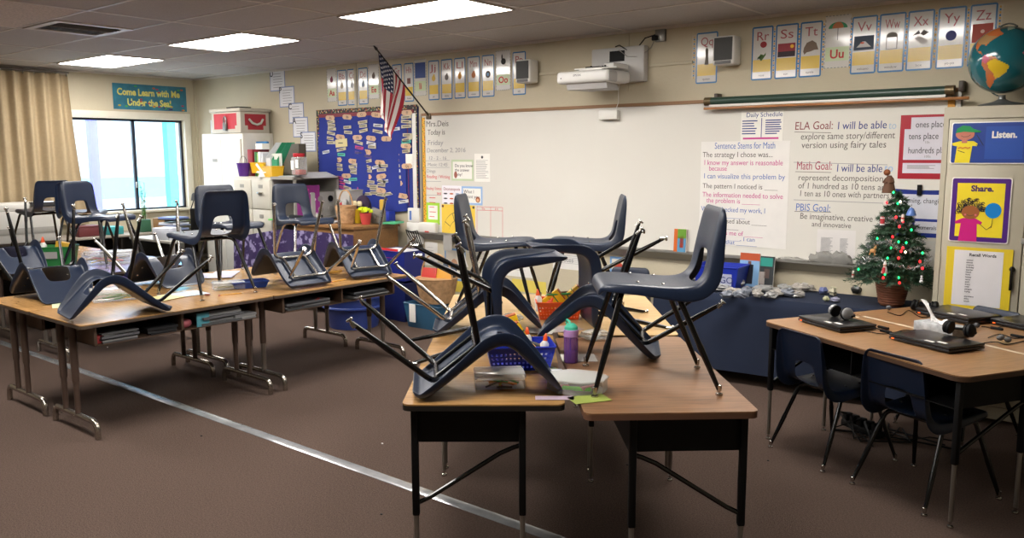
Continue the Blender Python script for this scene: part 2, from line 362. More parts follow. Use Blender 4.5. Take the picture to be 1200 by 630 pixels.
chair('c', (5.825, -1.926, 1.199, -2.52, 0.0, 1.337, 1.01), 'upside-down chair with chrome legs at the far end of the left desks', GL)
chair('c', (4.74, -1.79, 0.712, 0.0, 0.0, -1.733, 1.005), 'upright navy chair with chrome legs behind the chrome-legged upside-down pair', GL)
chair('b', (4.664, -2.476, 0.712, 0.0, 0.0, -1.655, 1.016), 'upright navy chair just behind the big upright one, facing right', GL)
chair('c', (4.451, -3.161, 1.206, -2.544, 0.0, -1.558, 1.023), 'upside-down navy chair behind the legs of the big upright chair', GL)
chair('b', (2.104, -2.545, 0.712, 0.0, 0.0, 0.919, 1.01), 'upright navy chair with its back to us in front of the curtain and window edge', GF)
chair('b', (1.549, -2.71, 0.712, 0.0, 0.0, 1.606, 1.019), 'upright navy chair in front of the curtain, leftmost upright chair', GF)
chair('b', (3.107, -2.823, 0.712, 0.0, 0.0, -1.182, 1.042), 'navy chair mostly hidden behind the one before the curtain, seat pointing right', GF)
chair('b', (2.75, -3.62, 1.20, -2.55, 0, -1.5, 1.0), 'navy chair upside down at the far left picture edge, seen between other chair legs', GF)
chair('b', (9.347, -1.666, 0.0, 0.0, 0.0, -0.493, 0.998), 'navy chair on the floor at the left end of the computer desk', GD)
chair('b', (9.889, -1.916, 0.0, 0.0, 0.0, -0.441, 1.013), 'navy chair on the floor at the right end of the computer desk', GD)
chair('b', (9.83, -.77, 0, 0, 0, 2.62, 1.02), 'navy chair on the far side of the computer desks by the putty cabinet', GD)

# ---------------------------------------------------------------- desks
def rrect(x0, x1, y0, y1, r, z, n=5):
    o = []
    for cx, cy, a0 in ((x1-r, y1-r, 0), (x0+r, y1-r, PI/2), (x0+r, y0+r, PI), (x1-r, y0+r, 1.5*PI)):
        for i in range(n+1): a = a0 + PI/2*i/n; o.append((cx + r*math.cos(a), cy + r*math.sin(a), z))
    return o
def big_desk(label, group, loc, rz, W, L, h, topm, mirror=False, edge=EDGE, r=.03):
    """desk with a black book box and four telescoping legs; local x across the end, y along the length"""
    t = empty('student_desk', label, 'desk', loc, rz, group)
    X = (lambda x: W - x) if mirror else (lambda x: x)
    MB().prism(rrect(0, W, 0, L, r, h-.006), (0, 0, .006)).build('desktop', topm, t, ang=30)
    MB().prism(rrect(.0, W, 0, L, r, h-.027), (0, 0, .021)).build('edge_band', edge, t, ang=30)
    xa, xb = .03, .47; y0, y1 = .05, L-.05; zt = h-.027; zb = h-.165
    m = MB()
    m.b2(X(xa), X(xb), y0, y0+.004, zb, zt); m.b2(X(xa), X(xb), y1-.004, y1, zb, zt); m.b2(X(xb)-.002, X(xb)+.002, y0, y1, zb, zt); m.b2(X(xa), X(xb), y0, y1, zb, zb+.004); m.b2(X(xa), X(xb), L/2-.003, L/2+.003, zb, zt)
    m.build('book_box', MATTE, t, smooth=False)
    for yy in (y0-.004, y1+.004):
        for xx in (xa+.012, xb-.012):
            x = X(xx)
            m = MB(); m.box(x, yy, (zt+.30)/2, .028, .028, zt-.30, bev=.006); lg = m.build('leg', MATTE, t)
            MB().lathe([(.0105, .03), (.0105, .31), (.0095, .315)], 14, (x, yy, 0)).build('leg_insert', DCHROME, lg)
            MB().lathe([(.014, 0), (.015, .004), (.013, .010), (.006, .013), (.006, .032)], 14, (x, yy, 0)).build('glide', CHROME, lg)
        a = (X(xa+.012), yy, .345); b = (X(xa+.07), yy, .375); c1 = (X(xb-.10), yy, zb-.045); d = (X(xb-.02), yy, zb-.012)
        MB().tube([a, b, Vector(b).lerp(Vector(c1), .5), c1, (X(xb-.05), yy, zb-.022), d], .0095, 8).build('brace', BLACK, t)
    return t
GD2 = 'double desks in the centre block'
aL, aR = math.radians(38.5), math.radians(41)
def off(p, a, dx, dy): return (p[0] + dx*math.cos(a) - dy*math.sin(a), p[1] + dx*math.sin(a) + dy*math.cos(a), 0)
pL, pR = (8.57, -4.25), (9.178, -3.915)
big_desk('yellow oak double desk, black box and legs, nearest on the left of centre', GD2, (*pL, 0), aL, .62, 1.245, .76, OAK)
big_desk('brown oak double desk with black box under the near upright chair', GD2, (*pR, 0), aR, .645, 1.27, .76, WAL, True, mat('worn_brown_edge', '#6b4a38', .5))
big_desk('yellow oak double desk behind the nearest left one in the centre block', GD2, off(pL, aL, 0, 1.26), aL, .62, 1.245, .76, OAK2)
big_desk('pale double desk behind the brown oak one in the centre block', GD2, off(pL, aL, .65, 1.215), aL, .63, 1.245, .76, OAK2, True)
# computer desks
cr = math.radians(-29.8)
K0 = atZ(893, 375, .72)
def cdesk(label, dy, L=1.38):
    # length along the edge facing the camera: rotate so that local y runs along it
    x, y, _ = off((K0.x, K0.y), cr, 0, dy)
    return x, y
for lab, dy, mir in (('oak-topped computer desk nearest the viewer, two navy chairs in front', 0, False), ('oak-topped computer desk against the putty cabinet, tissue box at its seam', .655, True)):
    # local frame of big_desk has y along the length, so turn by -90 degrees and start at the right-hand end
    ex, ey, _ = off((K0.x, K0.y), cr, 0, dy + .64)
    big_desk(lab, 'computer desks', (ex, ey, 0), cr - PI/2, .64, 1.38, .72, MED, not mir, mat('brown_edge', '#4d3524', .5), r=.06)
# masking tape on the seam
m = MB(); a = off((K0.x, K0.y), cr, .1, .6475); m.box(*[a[0]+.58*math.cos(cr), a[1]+.58*math.sin(cr)], .7204, 1.1, .02, .0006, rz=cr)
tag(m.build('tape_strip', c('#cdbfa6')), 'long pale strip of tape over the computer desks seam', 'tape')

def bank_desk(label, x0, y0, Wd, L, topm, h=.71, flip=False, books=True):
    t = empty('open_front_desk', label, 'desk', (x0, y0, 0), 0, 'open-front desks in the left block')
    MB().prism(rrect(0, Wd, 0, L, .03, h-.006), (0, 0, .006)).build('desktop', topm, t, ang=30)
    MB().prism(rrect(0, Wd, 0, L, .03, h-.024), (0, 0, .018)).build('edge_band', mat('grey_edge', '#4c4138', .4), t, ang=30)
    X = (lambda x: Wd-x) if flip else (lambda x: x)
    za, zb = h-.15, h-.024; xi, xo = Wd-.52, Wd-.06; y1, y2 = .10, L-.10
    m = MB(); m.b2(X(xi), X(xo), y1, y2, za, za+.006); m.b2(X(xi), X(xi)+.006, y1, y2, za, zb); m.b2(X(xi), X(xo), y1, y1+.018, za, zb); m.b2(X(xi), X(xo), y2-.018, y2, za, zb); m.b2(X(xi), X(xo), L/2-.008, L/2+.008, za, zb)
    m.build('book_box', mat('brown_woodgrain_steel', '#5a4638', .5), t, smooth=False)
    for yy in (.06, L-.06):
        f0, f1 = Wd-.60, Wd-.01
        a, b, c1, d = (X(f0), yy, .004), (X(f0), yy, .105), (X(f1), yy, .105), (X(f1), yy, .004)
        MB().tube([a] + bend(a, b, c1, .06, 6) + bend(b, c1, d, .06, 6) + [d], .018, 12).build('foot', mat('worn_chrome', '#a79f96', .22, .95), t)
        for xx in (f0+.17, f0+.34):
            lg = MB().lathe([(.0225, .32), (.0225, h-.03)], 12, (X(xx), yy, 0)).build('leg', BROWN, t)
            MB().lathe([(.0175, .11), (.0175, .33)], 12, (X(xx), yy, 0)).build('leg_insert', BROWN if y0 < -4 and not flip else DCHROME, lg)
    return t
bank_desk('near left oak desk with open book shelf, big upright chair on top', 5.10, -4.24, .74, 1.34, OAK)
bank_desk('oak desk in the left block under the chrome-legged upside-down chairs', 5.10, -2.895, .74, 1.30, OAK)
bank_desk('oak desk at the left picture edge behind the near left desk', 4.36, -4.24, .735, 1.34, OAK, flip=False)
bank_desk('oak desk in the second row of the left block, farther from us', 4.36, -2.895, .735, 1.30, OAK)
bank_desk('far desk by the window wall, glossy top painted with bluish daylight glare', 2.75, -3.5, .95, 1.25, mat('window_glare_laminate', '#8a84a8', .15))  # bluish window glare is put into the laminate colour
bank_desk('farthest desk, nearest the curtain, with upright chairs on it', 1.3, -3.5, 1.3, 1.25, OAK)
# ---------------------------------------------------------------- flat things on the board wall (local x right, z up, -y into the room)
def at_box(u0, v0, u1, v1, y=0.0):
    a, b = atY(u0, v0, y), atY(u1, v1, y); return (a.x+b.x)/2, (a.z+b.z)/2, abs(b.x-a.x)/2, abs(a.z-b.z)/2
def plate(t, x0, x1, z0, z1, y, m, name, th=.0012): return MB().b2(x0, x1, y-th, y, z0, z1).build(name, m, t, smooth=False)
def pol(t, pts, y, m, name, th=.001): return MB().prism([(x, y, z) for x, z in pts], (0, -th, 0)).build(name, m, t, smooth=False)
def el(cx, cz, rx, rz=None, n=22): rz = rz or rx; return [(cx+rx*math.cos(2*PI*i/n), cz+rz*math.sin(2*PI*i/n)) for i in range(n)]
def lines(t, x0, x1, z0, z1, n, y, m, name='printed_line', jit=.3, th=.0022, seed=1):
    r = random.Random(seed); b = MB()
    for k in range(n):
        z = z1 - (z1-z0)*(k+.5)/n; b.b2(x0, x1-(x1-x0)*r.random()*jit, y-.0006, y, z-th/2, z+th/2)
    return b.build(name, m, t, smooth=False)
INK = c('#3a3a40'); RED = c('#b3262e'); DBLUE = c('#1d2f7a'); PRINT = c('#8a8a8c'); MARK_K = c('#5c5752'); MARK_B = c('#4f6fb0'); MARK_P = c('#c0408a'); MARK_R = c('#c8323c')
# whiteboard
bx0, bx1, bz0, bz1 = 4.45, 9.56, .885, 2.105
wbt = empty('whiteboard', 'long white wall whiteboard covered with handwriting at both ends', 'whiteboard', (0, 0, 0))
MB().b2(bx0, bx1, -.02, 0, bz0, bz1).build('writing_surface', WB, wbt, smooth=False)
m = MB(); m.b2(bx0-.02, bx0, -.028, 0, bz0-.02, bz1+.02); m.b2(bx1, bx1+.02, -.028, 0, bz0-.02, bz1+.02); m.b2(bx0, bx1, -.026, 0, bz0-.02, bz0)
m.build('side_frame', ALU, wbt, smooth=False)
MB().b2(bx0, bx1, -.03, 0, bz1, bz1+.028).build('map_rail', mat('tan_cork_rail', '#8a6748', .6), wbt, smooth=False)
m = MB(); m.b2(4.30, bx1, -.085, 0, .868, .874); m.b2(4.30, bx1, -.09, -.085, .868, .884); m.prism([(4.30, -.005, .868), (4.30, -.085, .868), (4.30, -.005, .80)], (bx1-4.30, 0, 0)); m.build('marker_tray', ALU, wbt, smooth=False)
YB = -.0205
def write(s, u0, v, u1, h, m, parent=wbt, y=YB, z=None):
    a = atY(u0, v, y); b = atY(u1, v, y); return text(s, h, m, (a.x, y, a.z if z is None else z), parent, width=b.x-a.x, name='handwriting', shear=.05)
for s, u0, v, u1, h, m in (("Mrs.Deis", 499, 148.5, 525, .085, MARK_K), ('Today is', 501, 158, 521, .08, MARK_K), ('Friday', 501, 170, 519, .075, PRINT), ('December 2, 2016', 500, 178.5, 545, .065, PRINT), ('12 - 2 - 16', 502, 187, 522, .05, PRINT), ('Music 12:45', 501, 194.5, 524, .05, PRINT), ('Dings', 500, 202, 510, .05, PRINT),
        ('Reading / Writing', 500, 208.5, 527, .05, MARK_R), ('Reading / Science', 500, 222, 517, .045, MARK_R), ('test', 512, 228, 517, .05, MARK_R)): write(s, u0, v, u1, h, m)
def rule(u0, v0, u1, v1, m, y=YB, th=.006, parent=wbt, name='drawn_line'):
    a, b = atY(u0, v0, y), atY(u1, v1, y); n = Vector((-(b.z-a.z), 0, b.x-a.x)).normalized()*th/2
    return MB().prism([a+n, b+n, b-n, a-n], (0, -.0006, 0)).build(name, m, parent, smooth=False)
for a in ((499, 188.5, 527, 187.6), (499, 196.5, 527, 196), (499, 212.5, 517, 212.5), (499, 228.5, 517, 228.5)): rule(*a, PRINT, th=.004)
for a in ((559, 242, 589, 243), (559, 246, 589, 247), (559, 241, 559, 276), (575, 242, 575, 277), (589, 243, 589, 279)): rule(*a, MARK_R, th=.004)
write('Th', 564, 245.6, 568, .03, MARK_R); write('H', 580, 246, 583, .03, MARK_R)
GOAL = [('ELA Goal:', 931, 152, 975, .085, c('#7c2f36')), ('I will be able', 981, 151.5, 1038, .08, DBLUE), ('to', 1041, 151, 1050, .075, c('#9fb6cc')), ('explore same story/different', 938, 163.5, 1048, .07, MARK_K), ('version using fairy tales', 939, 173.5, 1038, .07, MARK_K),
        ('Math Goal:', 933, 198.5, 974, .09, c('#9c2a4a')), ('I will be able', 980, 201, 1033, .08, DBLUE), ('to', 1036, 201, 1046, .08, c('#8fb0d8')), ('represent decomposition', 935, 211, 1034, .064, MARK_K), ('of 1 hundred as 10 tens and', 935, 220.5, 1042, .064, MARK_K), ('1 ten as 10 ones with partners', 936, 229.5, 1040, .064, MARK_K),
        ('PBIS Goal:', 932, 246.5, 972, .08, MARK_B), ('Be imaginative, creative', 937, 256, 1022, .065, MARK_K), ('and innovative', 951, 265, 997, .055, MARK_K)]
for g in GOAL: write(*g)
for a in ((931, 154.5, 974, 155.5), (932, 201, 974, 202), (931, 247.5, 974, 248.5)): rule(*a, MARK_K, th=.004)
for a in ((930, 190, 1040, 193), (930, 234, 1035, 238)): rule(*a, PRINT, th=.004)

# chart paper sheets and small sheets on the board
def sheet(label, u0, v0, u1, v1, y=-.022, m=None, group=None, cat='paper', name='paper_sheet', th=.001):
    cx, cz, hx, hz = at_box(u0, v0, u1, v1, y); t = empty(name, label, cat, (cx, y, cz), 0, group)
    plate(t, -hx, hx, -hz, hz, 0, m or WHITE, 'page', th); return t, hx, hz
t, hx, hz = sheet('large chart paper of sentence stems in blue and pink handwriting on the whiteboard', 822, 166, 921, 292, m=c('#dedbd6'), name='chart_paper')
ST = [('Sentence Stems for Math', .16, .93, MARK_B, .075), ('The strategy I chose was...', .02, .85, MARK_K, .065), ('I know my answer is reasonable', .04, .775, MARK_P, .062), ('because', .10, .72, MARK_P, .058), ('I can visualize this problem by', .04, .645, MARK_B, .062),
      ('The pattern I noticed is ____', .03, .55, MARK_K, .06), ('The information needed to solve', .03, .465, MARK_P, .06), ('the problem is ______', .08, .41, MARK_P, .058), ('When I checked my work, I', .02, .325, MARK_B, .06), ('noticed ________', .06, .27, MARK_B, .055), ('I am confused about _____', .04, .215, MARK_K, .058), ('because _____', .08, .16, MARK_K, .055),
      ('It reminds me of ______', .06, .10, MARK_P, .055), ('Based on ____, I can', .06, .052, MARK_B, .05), ('conclude that _______', .06, .012, MARK_B, .05)]
for s, fx, fz, m, h in ST: text(s, h*.95, m, (-hx + fx*2*hx, -.0016, -hz + fz*2*hz), t, width=2*hx*.0295*len(s), name='handwriting')
t, hx, hz = sheet('daily schedule chart of two columns above the sentence stems sheet', 869, 130, 917, 165, m=c('#e4e1da'), name='schedule_chart')
text('Daily Schedule', .05, DBLUE, (-.13, -.0016, hz-.05), t, name='handwriting'); lines(t, -hx+.01, -.03, -hz+.05, hz-.07, 6, -.0015, DBLUE, th=.008); lines(t, .03, hx-.01, -hz+.05, hz-.07, 7, -.0015, DBLUE, th=.008, seed=4); plate(t, -.004, .002, -hz+.03, hz-.06, -.0015, DBLUE, 'divider', .0005); lines(t, -hx+.02, hx-.02, -hz+.005, -hz+.04, 1, -.0015, MARK_P, th=.014)
t, hx, hz = sheet('two-column printed list taped under the behaviour goal at the bottom of the board', 958, 268, 1001, 312, m=c('#d9d5d2')); lines(t, -hx+.03, -.02, -hz+.06, hz-.06, 20, -.0015, PRINT, th=.003); lines(t, .03, hx-.05, -hz+.06, hz-.06, 20, -.0015, PRINT, th=.003, seed=3)
# papers at the left end of the board
t, hx, hz = sheet('green-bordered question card on the left end of the whiteboard', 529, 187, 555, 212, m=c('#b9c9a4'), name='question_card'); plate(t, -hx+.02, hx-.02, -hz+.02, hz-.02, -.0012, WHITE, 'panel'); text('Do you know\nthe answer\n why?', .045, INK, (-hx+.05, -.003, hz-.075), t); pol(t, el(-hx+.06, -hz+.06, .022, .035), -.0026, c('#9a5a4a'), 'figure')
t, hx, hz = sheet('white typed notice at the left end of the board beside the green-bordered card', 556, 180, 574.5, 213, name='typed_notice'); pol(t, el(0, hz-.035, .014), -.0012, INK, 'emblem'); lines(t, -hx+.02, hx-.02, -hz+.03, hz-.06, 14, -.0012, PRINT, th=.004)
t, hx, hz = sheet('onomatopoeia word poster above the yellow spinner chart', 518, 217, 541, 239, m=c('#e2e0e6'), name='word_poster'); text('Onomatopoeia', .045, c('#8a2a2a'), (-hx+.02, -.0014, hz-.05), t, width=hx*1.7)
for k in range(9): pol(t, el(-hx+.05+.085*(k % 3), hz-.085-.05*(k//3), .028, .008), -.0014, (INK, c('#b5572c'), c('#7a8aa8'))[k % 3], 'picture')
t, hx, hz = sheet('blue-bordered card with a monkey face on the left end of the whiteboard', 541, 218, 565.5, 240.5, m=c('#8fb2dc'), name='blue_card'); plate(t, -hx+.02, hx-.02, -hz+.02, hz-.02, -.0012, WHITE, 'panel'); text('What I\n  want you\nto', .05, INK, (-hx+.03, -.003, hz-.07), t)
pol(t, el(hx-.06, -hz+.055, .03), -.0026, c('#8a4a2c'), 'monkey_face'); pol(t, el(hx-.06, -hz+.05, .017), -.0038, c('#d9a67c'), 'muzzle')
t, hx, hz = sheet('lime green sheet with five short lists beside the board border', 499.5, 237, 515.5, 263, m=c('#9fcb3b'), name='green_sheet'); plate(t, -hx+.03, hx-.03, -hz+.05, hz-.03, -.0012, WHITE, 'page_insert'); 
for k in range(5): lines(t, -hx+.05, hx-.05, -hz+.065+.05*k, -hz+.095+.05*k, 1, -.0026, MARK_R, th=.007, seed=k)
t, hx, hz = sheet('yellow spinner chart with a dark blue arrow on the left end of the board', 517.5, 239, 557, 277, m=c('#e3bf45'), name='spinner_chart')
m = MB()
for rr in (hx*.92, hx*.56):
    for k in range(24):
        a0, a1 = PI*k/24, PI*(k+1)/24; m.prism([(.0+rr*math.cos(a)*1.0, -.0012, -hz+.02+r2*math.sin(a)) for a, r2 in ((a0, rr), (a1, rr), (a1, rr+.006), (a0, rr+.006))], (0, -.0005, 0))
for a in (.55, 1.15, 1.95, 2.6): m.prism([(r_*math.cos(a)+d*math.sin(a), -.0012, -hz+.02+r_*math.sin(a)-d*math.cos(a)) for r_, d in ((hx*.56, .003), (hx*.94, .003), (hx*.94, -.003), (hx*.56, -.003))], (0, -.0005, 0))
m.build('dial_line', INK, t, smooth=False)
pol(t, [(-.012, -.04), (.012, -.04), (.012, .09), (.035, .09), (0, .15), (-.035, .09), (-.012, .09)], -.0024, c('#1f4f9a'), 'arrow')
for x in (-hx+.02, -.02, hx-.02): pol(t, el(x, hz-.02, .014), -.0024, c('#5a1f1f') if x < 0 else INK, 'magnet')
t = empty('border_strip', 'yellow leaf-pattern border strip down the left edge of the whiteboard', 'border', (4.475, -.022, 1.49)); pl_ = plate(t, -.022, .022, -.6, .6, 0, c('#d7a52c'), 'strip')
m = MB(); r_ = random.Random(3)
for k in range(70): m.prism([(x, -.0012, z) for x, z in el(r_.uniform(-.016, .016), -.59+k*.0171, .008, .006, 6)], (0, -.0005, 0), mi=k % 3)
m.build('leaf_print', [c('#8a3a1c'), c('#3a5a2a'), c('#c8501e')], t, smooth=False)
# place value chart, red and blue pocket pieces
t, hx, hz = sheet('red pocket chart labelled ones, tens and hundreds place', 1056, 135, 1104, 210, m=c('#a3172b', .35), name='pocket_chart')
for s, s2, x0, zt in (('ones place', '', .05, .96), ('tens place', '10s', .01, .78), ('hundreds place', '100s', .01, .56)):
    pk = plate(t, -hx+x0+.02, hx-.01 if s != 'tens place' else hx-.01, -hz+(zt-.26)*2*hz, -hz+zt*2*hz, -.0015-.002*(1.5-zt), c('#cfccd6', .25), 'pocket_card'); 
    text(s, .062, INK, (-hx+x0+.05, -.006, -hz+zt*2*hz-.07), t, width=.19 if s[0] != 'h' else .27); 
    if s2: text(s2, .024, PRINT, (.02, -.006, -hz+zt*2*hz-.1), t)
plate(t, -hx+.03, hx-.01, -hz+.04, -hz+.25*2*hz, -.0015, c('#cfccd6', .25), 'pocket_card'); lines(t, -hx+.06, hx-.04, -hz+.07, -hz+.22*2*hz, 4, -.0028, PRINT, th=.004)
t, hx, hz = sheet('blue pocket chart reading renaming and changing behind the tree', 1050, 222, 1103, 279, m=c('#1c2f86', .35), name='pocket_chart')
plate(t, -.16, hx-.01, hz-.2, hz-.03, -.0015, c('#cfd0da', .25), 'pocket_card'); text('renaming, changing', .05, INK, (-.14, -.004, hz-.09), t, width=.30); plate(t, -.02, hx-.03, -hz+.03, -hz+.11, -.0015, c('#cfd0da', .25), 'pocket_card'); text('numerals', .04, INK, (0, -.004, -hz+.055), t, width=.12)
MB().tube([(-.2, -.003, hz+.005), (.02, -.003, hz-.005), (hx, -.003, hz)], .003, 6).build('string', DBLUE, t)
MB().box(.0, -.012, hz, .03, .02, .075, rz=.2, bev=.003).build('binder_clip', MATTE, t)
# map rail roller and pull-down screen
p0, p1 = atY(831, 124, -.06), atY(1114, 106, -.06)
t = empty('map_roller', 'dark green roll-up map case hanging along the top right of the board', 'map roller', (0, 0, 0))
zc = 2.115
MB().tube([(p0.x, -.075, zc), (p1.x, -.075, zc)], .031, 16).build('case', mat('dark_green_enamel', '#2c4238', .35), t)
MB().b2(p0.x+.02, p1.x-.02, -.105, -.045, zc-.045, zc-.028).build('screen_edge', WPL, t, smooth=False)
MB().b2(p0.x-.03, p1.x+.12, -.10, -.07, zc-.066, zc-.046, bev=.004).build('bottom_batten', wood('batten_wood', '#a8703c', '#8a5a30'), t)
for x in (p0.x, p1.x): MB().lathe([(.024, -.03), (.034, -.028), (.034, .028), (.024, .03)], 14, (x, -.075, zc), M=Matrix.Rotation(PI/2, 3, 'Y')).build('end_cap', mat('brass_brown', '#6a5a40', .4, .6), t)
for x in (p0.x+.05, p1.x+.05): MB().b2(x, x+.03, -.08, -.0, zc-.01, zc+.06, bev=.003).build('bracket', mat('dark_bracket', '#3a2f26', .5), t)
m = MB(); m.b2(9.50, 9.545, -.03, -.022, 1.95, 2.07); tag(m.build('border_strip', c('#c48a2c')), 'short scrap of yellow border at the top right corner of the whiteboard', 'border')

# alphabet cards ------------------------------------------------------
CB = c('#3f74a8', .2); CW = mat('glossy_card', '#cbc8c2', .18, coat=.6); CY = mat('glossy_yellow', '#d2b24e', .2, coat=.6)
ABC = [('Aa', 382, 393, 'v', '#7a2840', 'apple'), ('Bb', 394, 405, 'c', '#9a8a70', 'bear'), ('Cc', 406, 417, 'c', '#a8a8a8', 'cat'), ('Dd', 419, 430, 'c', '#8a9aa8', 'dog'), ('Ee', 431, 443, 'v', '#6a5a50', 'elephant'), ('Ff', 446, 457, 'c', '#c08a5a', 'fish'), ('Gg', 459, 470, 'c', '#b85a50', 'gift'), ('Hh', 473, 484, 'c', '#6a3a34', 'house'), ('Ii', 485, 499, 'v', '#26407e', 'igloo'),
       ('Jj', 501.5, 514, 'c', '#c8a23a', 'jar'), ('Kk', 516.5, 529.5, 'c', '#5a5048', 'kitten'), ('Ll', 532, 545, 'c', '#c88a28', 'lion'), ('Mm', 547.5, 562, 'c', '#c07a4a', 'moon'), ('Nn', 564.5, 579, 'c', '#4a3428', 'nest'), ('Oo', 581, 598, 'v', '#26201e', 'octopus'), ('Pp', 600.5, 616, 'c', '#8a8ab0', 'pig'), ('Qq', 816, 841, 'c', '#5a5448', 'queen'),
       ('Rr', 881, 905.5, 'c', '#8e1f26', 'rose'), ('Ss', 908.5, 935, 'c', '#8c2a34', 'sun'), ('Tt', 937, 963, 'c', '#6a5646', 'turtle'), ('Uu', 966, 996, 'v', '#2a8a5a', 'umbrella'), ('Vv', 997, 1027, 'c', '#2c3a4e', 'volcano'), ('Ww', 1029, 1060, 'c', '#6a645c', 'window'), ('Xx', 1062, 1093, 'c', '#4a4240', 'box'), ('Yy', 1097, 1130, 'c', '#34387a', 'yo-yo'), ('Zz', 1134, 1166, 'c', '#b04434', 'zipper')]
RL = c('#9a4a50')
